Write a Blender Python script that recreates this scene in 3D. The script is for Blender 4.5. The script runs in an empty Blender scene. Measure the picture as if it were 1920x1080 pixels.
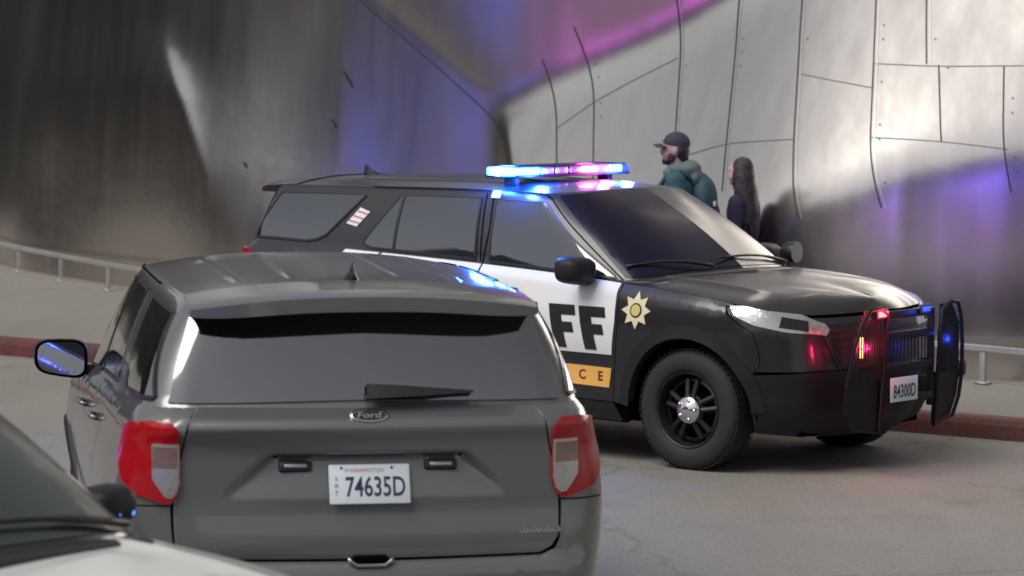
import bpy, bmesh, math, random
import numpy as np
from mathutils import Vector, Matrix
R=math.radians
random.seed(7)
# ---------------------------------------------------------------- camera
scn=bpy.context.scene
cam_d=bpy.data.cameras.new('camera'); cam=bpy.data.objects.new('camera',cam_d)
scn.collection.objects.link(cam); scn.camera=cam
cam_d.sensor_width=36; cam_d.lens=112.5; cam_d.clip_start=.1; cam_d.clip_end=600
_p,_r,_H=.074,-.006,2.606
_F=Vector((0,math.cos(_p),-math.sin(_p))); _U=Vector((0,math.sin(_p),math.cos(_p))); _X=Vector((1,0,0))
_right=math.cos(_r)*_X-math.sin(_r)*_U; _up=math.sin(_r)*_X+math.cos(_r)*_U
mw=Matrix((( _right.x,_up.x,-_F.x,0),(_right.y,_up.y,-_F.y,0),(_right.z,_up.z,-_F.z,_H),(0,0,0,1)))
cam.matrix_world=mw
cam_d.dof.use_dof=True; cam_d.dof.focus_distance=16.5; cam_d.dof.aperture_fstop=112.5/28.
# ---------------------------------------------------------------- sky, sun, exposure
SUN_EL,SUN_AZ=R(52),R(-128)      # azimuth from +Y towards +X
w=bpy.data.worlds.new('World'); scn.world=w; w.use_nodes=True
nt=w.node_tree; bg=nt.nodes['Background']
sky=nt.nodes.new('ShaderNodeTexSky'); sky.sky_type='NISHITA'; sky.sun_disc=False
sky.sun_elevation=SUN_EL; sky.sun_rotation=SUN_AZ; sky.dust_density=1.5; sky.air_density=1.0; sky.ozone_density=1.0
hs=nt.nodes.new('ShaderNodeHueSaturation'); hs.inputs['Saturation'].default_value=.22
nt.links.new(sky.outputs[0],hs.inputs['Color']); nt.links.new(hs.outputs[0],bg.inputs[0])
bg.inputs[1].default_value=.074
sd=bpy.data.lights.new('sun','SUN'); sd.energy=1.9; sd.angle=R(40); sd.color=(1,.95,.88)
sun=bpy.data.objects.new('sun',sd); scn.collection.objects.link(sun)
_sdir=Vector((math.sin(SUN_AZ)*math.cos(SUN_EL),math.cos(SUN_AZ)*math.cos(SUN_EL),math.sin(SUN_EL)))
sun.rotation_euler=_sdir.to_track_quat('Z','Y').to_euler()
vs=scn.view_settings; vs.view_transform='Standard'; vs.look='None'; vs.exposure=.4; vs.gamma=1; vs.use_curve_mapping=False
scn.render.engine='CYCLES'
# ---------------------------------------------------------------- helpers
COL=scn.collection
def tag(o,label=None,cat=None,group=None,kind=None):
    if label: o['label']=label
    if cat: o['category']=cat
    if group: o['group']=group
    if kind: o['kind']=kind
    return o
def empty(name,loc=(0,0,0),rz=0):
    o=bpy.data.objects.new(name,None); o.empty_display_size=.2
    o.location=loc; o.rotation_euler=(0,0,rz); COL.objects.link(o); return o
def mesh(name,V,F,mats,parent=None,smooth=True,midx=None,sharp=None):
    me=bpy.data.meshes.new(name); me.from_pydata([tuple(v) for v in V],[],[tuple(f) for f in F])
    if not isinstance(mats,(list,tuple)): mats=[mats]
    for m in mats: me.materials.append(m)
    if midx: me.polygons.foreach_set('material_index',midx)
    if smooth: me.polygons.foreach_set('use_smooth',[True]*len(me.polygons))
    if sharp:
        me.set_sharp_from_angle(angle=R(sharp))
    me.update()
    o=bpy.data.objects.new(name,me); COL.objects.link(o)
    if parent is not None: o.parent=parent
    return o
class MB:
    def __init__(s): s.V=[];s.F=[];s.I=[]
    def add(s,V,F,mi=0):
        n=len(s.V); s.V+=[tuple(v) for v in V]; s.F+=[tuple(i+n for i in f) for f in F]; s.I+=[mi]*len(F); return s
    def box(s,c,d,rot=None,bev=0,mi=0):
        x,y,z=[a/2 for a in d]
        if bev<=0:
            V=[(i*x,j*y,k*z) for i in(-1,1) for j in(-1,1) for k in(-1,1)]
            F=[(0,1,3,2),(4,6,7,5),(0,4,5,1),(2,3,7,6),(0,2,6,4),(1,5,7,3)]
        else:
            bm=bmesh.new(); bmesh.ops.create_cube(bm,size=1)
            for v in bm.verts: v.co=Vector((v.co.x*2*x,v.co.y*2*y,v.co.z*2*z))
            bmesh.ops.bevel(bm,geom=bm.edges[:],offset=bev,segments=2,affect='EDGES',profile=.5)
            V=[v.co.copy() for v in bm.verts]; bm.verts.index_update(); F=[[v.index for v in f.verts] for f in bm.faces]; bm.free()
        V=[Vector(v) for v in V]
        if rot is not None: V=[rot@v for v in V]
        c=Vector(c); return s.add([v+c for v in V],F,mi)
    def tube(s,pts,r,n=10,closed=False,mi=0,cap=True):
        pts=[Vector(p) for p in pts]; m=len(pts); rr=r if isinstance(r,(list,tuple)) else [r]*m
        V=[];F=[]; prev=None
        for i,p in enumerate(pts):
            a=pts[(i-1)%m] if (closed or i>0) else p; b=pts[(i+1)%m] if (closed or i<m-1) else p
            t=(b-a).normalized()
            if prev is None: u=t.orthogonal().normalized()
            else: u=(prev-t*prev.dot(t)).normalized()
            prev=u; w_=t.cross(u)
            for k in range(n):
                an=2*math.pi*k/n; V.append(p+(u*math.cos(an)+w_*math.sin(an))*rr[i])
        for i in range(m if closed else m-1):
            j=(i+1)%m
            for k in range(n):
                l=(k+1)%n; F.append((i*n+k,i*n+l,j*n+l,j*n+k))
        if cap and not closed: F.append(tuple(range(n))[::-1]); F.append(tuple((m-1)*n+k for k in range(n)))
        return s.add(V,F,mi)
    def lathe(s,prof,c=(0,0,0),axis='Y',n=40,mi=0,sy=1):
        V=[];F=[]
        for (r,h) in prof:
            for k in range(n):
                a=2*math.pi*k/n; ca,sa=math.cos(a)*r,math.sin(a)*r
                v=(ca,h*sy,sa) if axis=='Y' else ((ca,sa,h) if axis=='Z' else (h,ca,sa))
                V.append((v[0]+c[0],v[1]+c[1],v[2]+c[2]))
        for i in range(len(prof)-1):
            for k in range(n):
                l=(k+1)%n; F.append((i*n+k,i*n+l,(i+1)*n+l,(i+1)*n+k))
        return s.add(V,F,mi)
    def ell(s,c,r,n=16,m=10,rot=None,mi=0):
        V=[];F=[]
        for i in range(m+1):
            th=math.pi*i/m
            for k in range(n):
                a=2*math.pi*k/n; v=Vector((r[0]*math.sin(th)*math.cos(a),r[1]*math.sin(th)*math.sin(a),r[2]*math.cos(th)))
                if rot is not None: v=rot@v
                V.append(v+Vector(c))
        for i in range(m):
            for k in range(n):
                l=(k+1)%n; F.append((i*n+k,(i+1)*n+k,(i+1)*n+l,i*n+l))
        return s.add(V,F,mi)
    def obj(s,name,mats,parent=None,smooth=True,sharp=None,fix=True):
        o=mesh(name,s.V,s.F,mats,parent,smooth,s.I)
        if fix:
            bm=bmesh.new(); bm.from_mesh(o.data); bmesh.ops.remove_doubles(bm,verts=bm.verts[:],dist=1e-6)
            bmesh.ops.recalc_face_normals(bm,faces=bm.faces[:]); bm.to_mesh(o.data); bm.free()
        if sharp: o.data.set_sharp_from_angle(angle=R(sharp))
        return o
# ---------------------------------------------------------------- materials
def mat(name,col,rough=.5,metal=0,coat=0,spec=.5,emit=None,es=0,bump=0,bscale=60,var=0,vscale=3,coatr=.05,trans=0,ior=1.5,rvar=0):
    m=bpy.data.materials.new(name); m.use_nodes=True; nt=m.node_tree; b=nt.nodes['Principled BSDF']
    b.inputs['Base Color'].default_value=(*col,1); b.inputs['Roughness'].default_value=rough
    b.inputs['Metallic'].default_value=metal; b.inputs['Coat Weight'].default_value=coat; b.inputs['Coat Roughness'].default_value=coatr
    b.inputs['Specular IOR Level'].default_value=spec; b.inputs['IOR'].default_value=ior; b.inputs['Transmission Weight'].default_value=trans
    if emit: b.inputs['Emission Color'].default_value=(*emit,1); b.inputs['Emission Strength'].default_value=es
    tc=nt.nodes.new('ShaderNodeTexCoord')
    if bump:
        n=nt.nodes.new('ShaderNodeTexNoise'); n.inputs['Scale'].default_value=bscale; n.inputs['Detail'].default_value=5
        nt.links.new(tc.outputs['Object'],n.inputs['Vector'])
        bp=nt.nodes.new('ShaderNodeBump'); bp.inputs['Strength'].default_value=bump; bp.inputs['Distance'].default_value=.01
        nt.links.new(n.outputs['Fac'],bp.inputs['Height']); nt.links.new(bp.outputs['Normal'],b.inputs['Normal'])
    if var:
        n=nt.nodes.new('ShaderNodeTexNoise'); n.inputs['Scale'].default_value=vscale; n.inputs['Detail'].default_value=8; n.inputs['Roughness'].default_value=.65
        nt.links.new(tc.outputs['Object'],n.inputs['Vector'])
        mr=nt.nodes.new('ShaderNodeMapRange'); mr.inputs['From Min'].default_value=.3; mr.inputs['From Max'].default_value=.7
        mr.inputs['To Min'].default_value=1-var; mr.inputs['To Max'].default_value=1+var
        nt.links.new(n.outputs['Fac'],mr.inputs['Value'])
        mx=nt.nodes.new('ShaderNodeVectorMath'); mx.operation='SCALE'; mx.inputs[0].default_value=col
        nt.links.new(mr.outputs[0],mx.inputs['Scale']); nt.links.new(mx.outputs[0],b.inputs['Base Color'])
        if rvar:
            r2=nt.nodes.new('ShaderNodeMapRange'); r2.inputs['From Min'].default_value=.3; r2.inputs['From Max'].default_value=.7
            r2.inputs['To Min'].default_value=rough-rvar; r2.inputs['To Max'].default_value=rough+rvar
            nt.links.new(n.outputs['Fac'],r2.inputs['Value']); nt.links.new(r2.outputs[0],b.inputs['Roughness'])
    return m
M_={}
M_['grey']=mat('grey_metallic_paint',(.170,.175,.174),.28,.5,.8,var=.05,vscale=2)
M_['black']=mat('black_paint',(.012,.013,.016),.35,.05,.65,coatr=.13,var=.15,vscale=3)
M_['white']=mat('white_vinyl',(.74,.74,.75),.35,0,.4,var=.03,vscale=5)
M_['whitep']=mat('white_paint',(.72,.73,.71),.3,0,.8,var=.03)
M_['glass']=mat('tinted_glass',(.012,.016,.024),.06,0,1,spec=.8,coatr=.02,ior=1.8)
M_['glassg']=mat('rear_tinted_glass',(.004,.004,.004),.07,0,1,spec=1,coatr=.05,ior=2.05)
M_['wsg']=mat('violet_glow_windshield',(.008,.006,.020),.22,0,.12,spec=.25,coatr=.10,ior=1.5,bump=.03,bscale=3)  # violet diffuse base puts the light bar's glow into the glass colour
M_['wsg3']=mat('green_reflection_windshield',(.030,.040,.030),.2,0,.5,spec=.5,coatr=.1)  # green base stands in for what this windshield reflects
M_['trim']=mat('black_trim',(.012,.012,.013),.45,bump=.05,bscale=300)
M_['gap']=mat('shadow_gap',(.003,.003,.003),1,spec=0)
M_['plast']=mat('black_plastic',(.014,.014,.016),.5,spec=.3,bump=.15,bscale=400)
M_['rubber']=mat('tyre_rubber',(.018,.018,.018),.75,bump=.2,bscale=150,var=.2,vscale=20)
M_['steelblk']=mat('black_steel_rim',(.02,.02,.022),.4,.3)
M_['chrome']=mat('chrome',(.75,.75,.75),.18,1)
M_['bezel']=mat('lamp_bezel_metal',(.62,.58,.52),.3,.8)
M_['satin']=mat('satin_metal',(.45,.45,.46),.35,1)
M_['red']=mat('red_lens',(.36,.005,.010),.2,0,.5,spec=.35,coatr=.05)
M_['clear']=mat('clear_lens',(.40,.40,.40),.2,.5,.6,bump=.25,bscale=110)
M_['pinkl']=mat('pale_red_lens',(.24,.15,.14),.25,.3,.5)
M_['plate']=mat('plate_white',(.62,.68,.72),.4,var=.05,vscale=30)
M_['navy']=mat('plate_ink',(.015,.03,.07),.5)
M_['redink']=mat('plate_red_ink',(.5,.2,.2),.5)
M_['ink']=mat('black_vinyl',(.012,.012,.014),.4,0,.3)
M_['gold']=mat('gold_vinyl',(.78,.42,.10),.4,0,.3,var=.06,vscale=8)
M_['cream']=mat('cream_vinyl',(.72,.66,.45),.4,0,.3)
M_['mirror']=mat('mirror_glass',(.55,.58,.60),.04,1)
M_['headl']=mat('headlamp_reflector',(.62,.62,.62),.2,.75,1,bump=.4,bscale=40)
def glow(n,c,s): return mat(n,(.02,.02,.02),.3,0,0,emit=c,es=s)
M_['eblue']=glow('blue_led',(.05,.42,1),13); M_['ewhite']=glow('white_led',(.75,.85,1),9)
M_['ered']=glow('red_led',(1,.06,.08),7); M_['epink']=glow('pink_led',(1,.16,.20),6); M_['eorange']=glow('orange_led',(1,.25,.08),10)
M_['edimb']=glow('dim_blue_led',(.02,.08,.8),1.2)
# ---------------------------------------------------------------- shape of the car's skin
def cr(xs, ys):
    """monotone cubic through points"""
    xs=[float(a) for a in xs]; ys=[float(a) for a in ys]; n=len(xs)
    d=[(ys[i+1]-ys[i])/(xs[i+1]-xs[i]) for i in range(n-1)]
    m=[d[0]]+[0 if d[i-1]*d[i]<=0 else 2*d[i-1]*d[i]/(d[i-1]+d[i]) for i in range(1,n-1)]+[d[-1]]
    def f(x):
        if x<=xs[0]: return ys[0]
        if x>=xs[-1]: return ys[-1]
        i=0
        while x>xs[i+1]: i+=1
        h=xs[i+1]-xs[i]; t=(x-xs[i])/h
        return ys[i]*(1+2*t)*(1-t)**2+m[i]*h*t*(1-t)**2+ys[i+1]*t*t*(3-2*t)+m[i+1]*h*t*t*(t-1)
    return f
def tab(*p): return cr([a[0] for a in p],[a[1] for a in p])
def sstep(a,b,x):
    t=min(1,max(0,(x-a)/(b-a))); return t*t*(3-2*t)
W0=tab((.35,.945),(.8,.968),(1.4,.975),(2.5,.972),(3.3,.972),(4.1,.978),(4.45,.955))
SEC=tab((.20,.91),(.30,.94),(.42,.965),(.52,.968),(.62,.975),(.80,.998),(.88,1.0),(.96,.993),(1.05,.975),(1.12,.957),(1.2,.94),(1.28,.925))
ZTOP=tab((-.82,1.28),(-.1,1.272),(.35,1.275),(.9,1.262),(1.6,1.24),(2.4,1.21),(3.2,1.17),(3.6,1.142),(4.0,1.115),(4.45,1.06),(4.8,1.01),(5.05,.99),(5.57,1.0))
ZBOT=tab((-.82,.32),(.35,.32),(.6,.36),(1.6,.34),(1.7,.27),(3.5,.25),(3.7,.30),(4.5,.26),(5.05,.22),(5.57,.22))
XR=tab((.30,.12),(.36,.03),(.45,0),(.62,-.005),(.685,.005),(.70,.035),(.72,.030),(.93,.052),(1.09,.055),(1.14,.05),(1.192,.030),(1.203,.031),(1.27,.108),(1.28,.12))
XF=tab((.20,4.86),(.30,4.96),(.45,5.01),(.60,5.01),(.75,4.99),(.9,4.97),(.98,4.94),(1.02,4.90))
RA,FA=1.10,4.13
def halfw(x,z):
    w=W0(x)*SEC(z)
    for c in (RA,FA):
        r=math.hypot(x-c,z-.38)
        w+=.020*math.exp(-((r-.40)/.075)**2)*sstep(.2,.45,z)
    zt=ZTOP(x)
    w-=.035*sstep(zt-.07,zt+.005,z)**1.5
    w-=.012*math.exp(-((z-.60)/.09)**2)*sstep(1.5,1.9,x)*(1-sstep(3.3,3.6,x))  # door scallop
    return w
def rear_dx(y,z):
    """relief of the liftgate: recess round the number plate"""
    ay=abs(y)
    edge=.365+max(0,1.094-z)*1.12
    m=(1-sstep(edge-.02,edge+.02,ay))*(1-sstep(1.082,1.104,z))*sstep(.90,.94,z)
    return m*.040*sstep(.92,1.094,z)
def M(q,z):
    if q<.35:
        xr=XR(z)
        if q>-.10:
            p=(.35-q)/.45*math.pi/2
            return (.35-(.30-xr)*math.sin(p), halfw(.35,z)-.22*(1-math.cos(p)), z)
        y1=halfw(.35,z)-.22
        y=y1*(q+.82)/.72
        return (xr+.05*(y/y1)**2+rear_dx(y,z), y, z)
    if q<=4.45: return (q,halfw(q,z),z)
    xf=XF(z)
    if q<5.05:
        p=(q-4.45)/.6*math.pi/2
        return (4.45+(xf-.12-4.45)*math.sin(p), halfw(4.45,z)-.40*(1-math.cos(p)), z)
    y1=halfw(4.45,z)-.40
    y=y1*(1-(q-5.05)/.52)
    return (xf-.12*(y/y1)**2,y,z)
ZC=tab((.1,1.690),(.33,1.708),(.6,1.722),(1.2,1.735),(2.0,1.745),(2.6,1.737),(3.05,1.705),(3.3,1.66))
def T(x,y): return ZC(x)-.058*(abs(y)/.68)**2.5
_bx=tab((3.2,3.2),(3.35,3.35),(3.55,3.54),(3.7,3.66),(4.0,3.80),(4.4,3.88))
_by=cr((3.2,3.35,3.55,3.7,4.0,4.4),(halfw(3.2,ZTOP(3.2)),.885,.86,.80,.45,0))
_bz=tab((3.2,1.17),(3.35,1.158),(3.55,1.145),(3.7,1.155),(4.0,1.185),(4.4,1.20))
def PB(q):
    if q<=3.2: return M(q,ZTOP(q))
    return (_bx(q),_by(q),_bz(q))
_tx=tab((-.82,.27),(-.10,.30),(.1,.35),(.35,.47),(1.0,1.1),(2.0,2.0),(2.6,2.5),(3.0,2.70),(3.35,2.80),(3.55,2.86),(3.7,2.92),(4.0,3.0),(4.4,3.05))
_ty=tab((-.82,0),(-.10,.60),(.1,.655),(.35,.675),(1.0,.69),(2.0,.70),(2.6,.695),(3.0,.68),(3.35,.655),(3.55,.62),(3.7,.56),(4.0,.32),(4.4,0))
def PT(q):
    x,y=_tx(q),_ty(q); return (x,y,T(x,y))
def G(q,v):
    """greenhouse: q round the car, v from belt (0) to roof edge (1)"""
    a=PB(q); b=PT(q); s=4*v*(1-v)
    k=sstep(3.3,3.8,q); kr=1-sstep(-.2,.2,q)
    p=[a[i]+(b[i]-a[i])*v for i in range(3)]
    p[1]+=.022*s*(1-k)*(1-kr); p[0]+=.02*s*k-.012*s*kr; p[2]+=.02*s*k
    return tuple(p)
def HOOD(q,s):
    """hood: q from 3.2 to 5.57, s from the outer edge (0) to the centre line (1)"""
    a=M(q,ZTOP(q)); x,y,z=a
    xc=x if q<4.3 else 4.3+(4.84-4.3)*min(1,(q-4.3)/1.27)
    xi=xc; zi=HZ(xc)
    g=1-(1-s)**3.2
    return (x+(xi-x)*s, y*(1-s), z+(zi-z)*g+.012*math.exp(-((s-.28)/.06)**2)*(1-sstep(4.3,4.9,q)))
HZ=tab((3.2,1.205),(3.6,1.20),(4.0,1.19),(4.4,1.165),(4.7,1.115),(4.84,1.08),(5.0,1.02))
# ================================================================ the setting
def noise_sum(m_,b,tc,specs): pass
def ground_mat(name,col,col2,scale,rough,bump,bs,crack=False):
    m=bpy.data.materials.new(name); m.use_nodes=True; nt=m.node_tree; b=nt.nodes['Principled BSDF']
    g=nt.nodes.new('ShaderNodeNewGeometry')
    n1=nt.nodes.new('ShaderNodeTexNoise'); n1.inputs['Scale'].default_value=scale; n1.inputs['Detail'].default_value=6; n1.inputs['Roughness'].default_value=.6
    n2=nt.nodes.new('ShaderNodeTexNoise'); n2.inputs['Scale'].default_value=bs; n2.inputs['Detail'].default_value=4
    mp=nt.nodes.new('ShaderNodeMapping'); mp.inputs['Rotation'].default_value=(0,0,R(40)); mp.inputs['Scale'].default_value=(1,.25,1)
    nt.links.new(g.outputs['Position'],mp.inputs['Vector']); nt.links.new(mp.outputs[0],n1.inputs['Vector']); nt.links.new(g.outputs['Position'],n2.inputs['Vector'])
    mx=nt.nodes.new('ShaderNodeMix'); mx.data_type='RGBA'; mx.inputs['A'].default_value=(*col,1); mx.inputs['B'].default_value=(*col2,1)
    mr=nt.nodes.new('ShaderNodeMapRange'); mr.inputs['From Min'].default_value=.35; mr.inputs['From Max'].default_value=.65
    nt.links.new(n1.outputs['Fac'],mr.inputs['Value']); nt.links.new(mr.outputs[0],mx.inputs['Factor'])
    m2=nt.nodes.new('ShaderNodeMix'); m2.data_type='RGBA'; m2.blend_type='MULTIPLY'; m2.inputs['Factor'].default_value=.5
    r2=nt.nodes.new('ShaderNodeMapRange'); r2.inputs['From Min'].default_value=.3; r2.inputs['From Max'].default_value=.7; r2.inputs['To Min'].default_value=.6; r2.inputs['To Max'].default_value=1.3
    nt.links.new(n2.outputs['Fac'],r2.inputs['Value']); nt.links.new(mx.outputs['Result'],m2.inputs['A']); nt.links.new(r2.outputs[0],m2.inputs['B'])
    nt.links.new(m2.outputs['Result'],b.inputs['Base Color']); b.inputs['Roughness'].default_value=rough
    if crack:
        vz=nt.nodes.new('ShaderNodeTexVoronoi'); vz.feature='DISTANCE_TO_EDGE'; vz.inputs['Scale'].default_value=.32; vz.inputs['Randomness'].default_value=1
        nw=nt.nodes.new('ShaderNodeTexNoise'); nw.inputs['Scale'].default_value=2.5; nw.inputs['Detail'].default_value=5
        va=nt.nodes.new('ShaderNodeVectorMath'); va.operation='MULTIPLY_ADD'; va.inputs[1].default_value=(.5,.5,.5)
        nt.links.new(g.outputs['Position'],nw.inputs['Vector']); nt.links.new(nw.outputs['Color'],va.inputs[0]); nt.links.new(g.outputs['Position'],va.inputs[2]); nt.links.new(va.outputs[0],vz.inputs['Vector'])
        cm=nt.nodes.new('ShaderNodeMapRange'); cm.inputs['From Min'].default_value=.002; cm.inputs['From Max'].default_value=.010; cm.inputs['To Min'].default_value=.80; cm.inputs['To Max'].default_value=1
        nt.links.new(vz.outputs['Distance'],cm.inputs['Value'])
        n4=nt.nodes.new('ShaderNodeTexNoise'); n4.inputs['Scale'].default_value=1.1; n4.inputs['Detail'].default_value=3
        nt.links.new(g.outputs['Position'],n4.inputs['Vector'])
        st=nt.nodes.new('ShaderNodeMapRange'); st.inputs['From Min'].default_value=.60; st.inputs['From Max'].default_value=.78; st.inputs['To Min'].default_value=1; st.inputs['To Max'].default_value=.72
        nt.links.new(n4.outputs['Fac'],st.inputs['Value'])
        mm=nt.nodes.new('ShaderNodeMath'); mm.operation='MULTIPLY'; nt.links.new(cm.outputs[0],mm.inputs[0]); nt.links.new(st.outputs[0],mm.inputs[1])
        sc=nt.nodes.new('ShaderNodeVectorMath'); sc.operation='SCALE'; nt.links.new(m2.outputs['Result'],sc.inputs[0]); nt.links.new(mm.outputs[0],sc.inputs['Scale']); nt.links.new(sc.outputs[0],b.inputs['Base Color'])
    bp=nt.nodes.new('ShaderNodeBump'); bp.inputs['Strength'].default_value=bump; bp.inputs['Distance'].default_value=.01
    nt.links.new(n2.outputs['Fac'],bp.inputs['Height']); nt.links.new(bp.outputs['Normal'],b.inputs['Normal'])
    return m
def struct(o): o['kind']='structure'; return o
gm=ground_mat('asphalt',(.232,.227,.200),(.178,.174,.155),.45,.85,.5,45,True)
struct(mesh('ground',[(-150,-150,0),(150,-150,0),(150,150,0),(-150,150,0)],[(0,1,2,3)],ground_mat('earth',(.12,.12,.11),(.10,.10,.09),.3,.9,.4,20),smooth=False))
struct(mesh('road',[(-60,-60,.004),(60,-60,.004),(60,10,.004),(-60,90,.004)],[(0,1,2,3)],gm,smooth=False))
# kerb line
KB=[(-40,54.5),(-14,34.6),(-4.3,27.0),(-.45,24.2),(3.4,21.4),(12,15.2),(40,-5)]
KN=Vector((.588,.809,0))
def strip(name,pts,o0,o1,z0,z1,m):
    V=[];F=[]
    for x,y in pts:
        for o_,z in((o0,z0),(o1,z1)): V.append((x+KN.x*o_,y+KN.y*o_,z))
    F=[(2*i,2*i+2,2*i+3,2*i+1) for i in range(len(pts)-1)]
    return V,F
kb=MB()
for seg in range(-22,22):
    # kerb stones 2.4 m long, each with a rounded nose
    pass
V=[];F=[]; prof=[(-.006,0),(0,.10),(.012,.135),(.035,.150),(.16,.150),(.16,.02)]
for x,y in KB:
    for o_,z in prof: V.append((x+KN.x*o_,y+KN.y*o_,z))
n=len(prof); F=[(i*n+j,(i+1)*n+j,(i+1)*n+j+1,i*n+j+1) for i in range(len(KB)-1) for j in range(n-1)]
struct(mesh('kerb',V,F,ground_mat('red_kerb_paint',(.115,.026,.022),(.07,.03,.025),2.5,.7,.4,30),smooth=False))
BASE=tab((-40,86),(-8,40.3),(-5.68,36.0),(-3.74,32.2),(-.5,28.1),(3.5,24.2),(6.5,21.8),(14,16),(40,-2))
V=[];F=[]
xs=[-40,-30,-20,-14,-10,-8,-6.8,-5.68,-4.7,-3.74,-2.7,-1.6,-.5,.8,2,3.5,5,6.5,9,14,22,40]
def kerb_y(x):
    for (a,b),(c,d) in zip(KB,KB[1:]):
        if a<=x<=c: return b+(d-b)*(x-a)/(c-a)
    return KB[-1][1]
for i,x in enumerate(xs):
    V.append((x+KN.x*.16,kerb_y(x)+KN.y*.16,.148)); V.append((x+.5,BASE(x)+2.2,.17))
F=[(2*i,2*i+2,2*i+3,2*i+1) for i in range(len(xs)-1)]
struct(mesh('sidewalk',V,F,ground_mat('sidewalk_concrete',(.20,.193,.172),(.165,.160,.143),.8,.85,.4,40),smooth=False))
# ---------------------------------------------------------------- the sheet-metal wall
def lerp(a,b,t): return a+(b-a)*t
# WALLFN
SEAM=[(-2.036, 3.658), (-1.314, 2.945), (-0.683, 2.411), (-0.202, 1.991), (0.033, 1.531), (0.252, 0.992), (0.416, 0.371)]
TOPB=[(-0.201, 1.967), (0.665, 2.4), (1.332, 2.74), (1.901, 3.041), (2.502, 3.459)]
LOWB=[(0.345, 0.727), (1.501, 0.859), (2.538, 1.289), (2.976, 1.514), (3.421, 1.713), (4.102, 1.822)]
FOLD=[(-3.581, 3.193), (-3.444, 2.52), (-3.146, 1.966), (-2.826, 1.246), (-2.774, 0.781)]
def seamX(z): p=sorted((b,a) for a,b in SEAM); return np.interp(z,[a for a,b in p],[b for a,b in p])
def ztopb(X): p=sorted(TOPB); return np.interp(X,[a for a,b in p]+[6],[b for a,b in p]+[p[-1][1]+2])
def zlowb(X): p=sorted(LOWB); return np.interp(X,[a for a,b in p],[b for a,b in p])
def foldX(z): p=sorted((b,a) for a,b in FOLD); return np.interp(z,[a for a,b in p],[b for a,b in p])
def ss(a,b,x):
    t=np.clip((x-a)/(b-a),0,1); return t*t*(3-2*t)
def build_wall():
    nx,nz=440,116
    X=np.concatenate([np.linspace(-12,6.4,nx),np.linspace(6.6,16,30)]); Z=np.concatenate([np.linspace(-.02,4.6,nz),np.linspace(4.8,10,24)])
    XX,ZZ=np.meshgrid(X,Z,indexing='ij')
    dz=np.diff(Z,prepend=Z[0]-.04)
    low=ss(-.38,.30,ZZ-zlowb(XX)); up=1-ss(-.50,.32,ZZ-ztopb(XX))
    lf=ss(-.08,.10,XX-seamX(ZZ))
    TL=TILT_LO-.08*ss(1.0,2.3,XX)
    tilt=TILT_HI*low*up*lf+TL*(1-low)+TILT_UP*(1-up)*lf
    tilt+=TILT_LEFT*(1-lf)*low*(1-np.exp(-np.clip(seamX(ZZ)-XX,0,9)/1.1))-.02*(1-lf)*ss(2.1,3.1,ZZ)-(1-lf)*(1-low)*TILT_LO*.6
    tilt=np.where(ZZ>4.6,np.clip(tilt,-.05,.08),tilt)
    tilt+=.03*np.sin(XX*2.3+ZZ*.7)+.02*np.sin(ZZ*3.1+XX*1.1)
    i0=int(np.argmin(abs(Z-3.2)))
    o=-np.cumsum(tilt,axis=1)*dz; o-=o[:,i0:i0+1]
    # left lobes: folds that run down the sheet
    fold=lambda c,w_,a: a*np.exp(-((XX-c)/w_)**2)
    fx=foldX(ZZ)
    d=XX-fx
    # the sheet left of the fold laps out over the one on its right
    sharp=np.where(d<0,np.exp(d/1.3)*.10,.10*np.exp(-d/.22))*ss(.5,2.3,ZZ)*(1-.95*ss(1.9,2.9,ZZ))
    o+=sharp
    o+=fold(-4.9,.45,.08)*ss(.5,2.2,ZZ)+fold(-5.7,.35,-.08)
    return X,Z,o
TILT_HI,TILT_LO,TILT_UP,TILT_LEFT=.42,.10,-.11,.11
wX,wZ,wO=build_wall()
wN=Vector((-.70,-.714,0))
def wall_pt(x,z,extra=0):
    i=int(min(max(np.searchsorted(wX,x)-1,0),len(wX)-2)); j=int(min(max(np.searchsorted(wZ,z)-1,0),len(wZ)-2)); a=(x-wX[i])/(wX[i+1]-wX[i]); b=(z-wZ[j])/(wZ[j+1]-wZ[j])
    o=(wO[i,j]*(1-a)+wO[i+1,j]*a)*(1-b)+(wO[i,j+1]*(1-a)+wO[i+1,j+1]*a)*b
    return Vector((x+wN.x*(o+extra),BASE(x)+.6+wN.y*(o+extra),z+.12))
# ENDWALLFN
wm=bpy.data.materials.new('brushed_sheet_metal'); wm.use_nodes=True; nt=wm.node_tree; b=nt.nodes['Principled BSDF']
b.inputs['Metallic'].default_value=1; b.inputs['Roughness'].default_value=.36
tc=nt.nodes.new('ShaderNodeTexCoord')
mp=nt.nodes.new('ShaderNodeMapping'); mp.inputs['Scale'].default_value=(3,3,.35)
n1=nt.nodes.new('ShaderNodeTexNoise'); n1.inputs['Scale'].default_value=1.3; n1.inputs['Detail'].default_value=7; n1.inputs['Roughness'].default_value=.6
nt.links.new(tc.outputs['Object'],mp.inputs['Vector']); nt.links.new(mp.outputs[0],n1.inputs['Vector'])
cx=nt.nodes.new('ShaderNodeMix'); cx.data_type='RGBA'; cx.inputs['A'].default_value=(.60,.56,.52,1); cx.inputs['B'].default_value=(.78,.74,.69,1)
nt.links.new(n1.outputs['Fac'],cx.inputs['Factor']); nt.links.new(cx.outputs['Result'],b.inputs['Base Color'])
mr=nt.nodes.new('ShaderNodeMapRange'); mr.inputs['To Min'].default_value=.19; mr.inputs['To Max'].default_value=.28
nt.links.new(n1.outputs['Fac'],mr.inputs['Value']); nt.links.new(mr.outputs[0],b.inputs['Roughness'])
n2=nt.nodes.new('ShaderNodeTexNoise'); n2.inputs['Scale'].default_value=2.2; n2.inputs['Detail'].default_value=3
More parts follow.
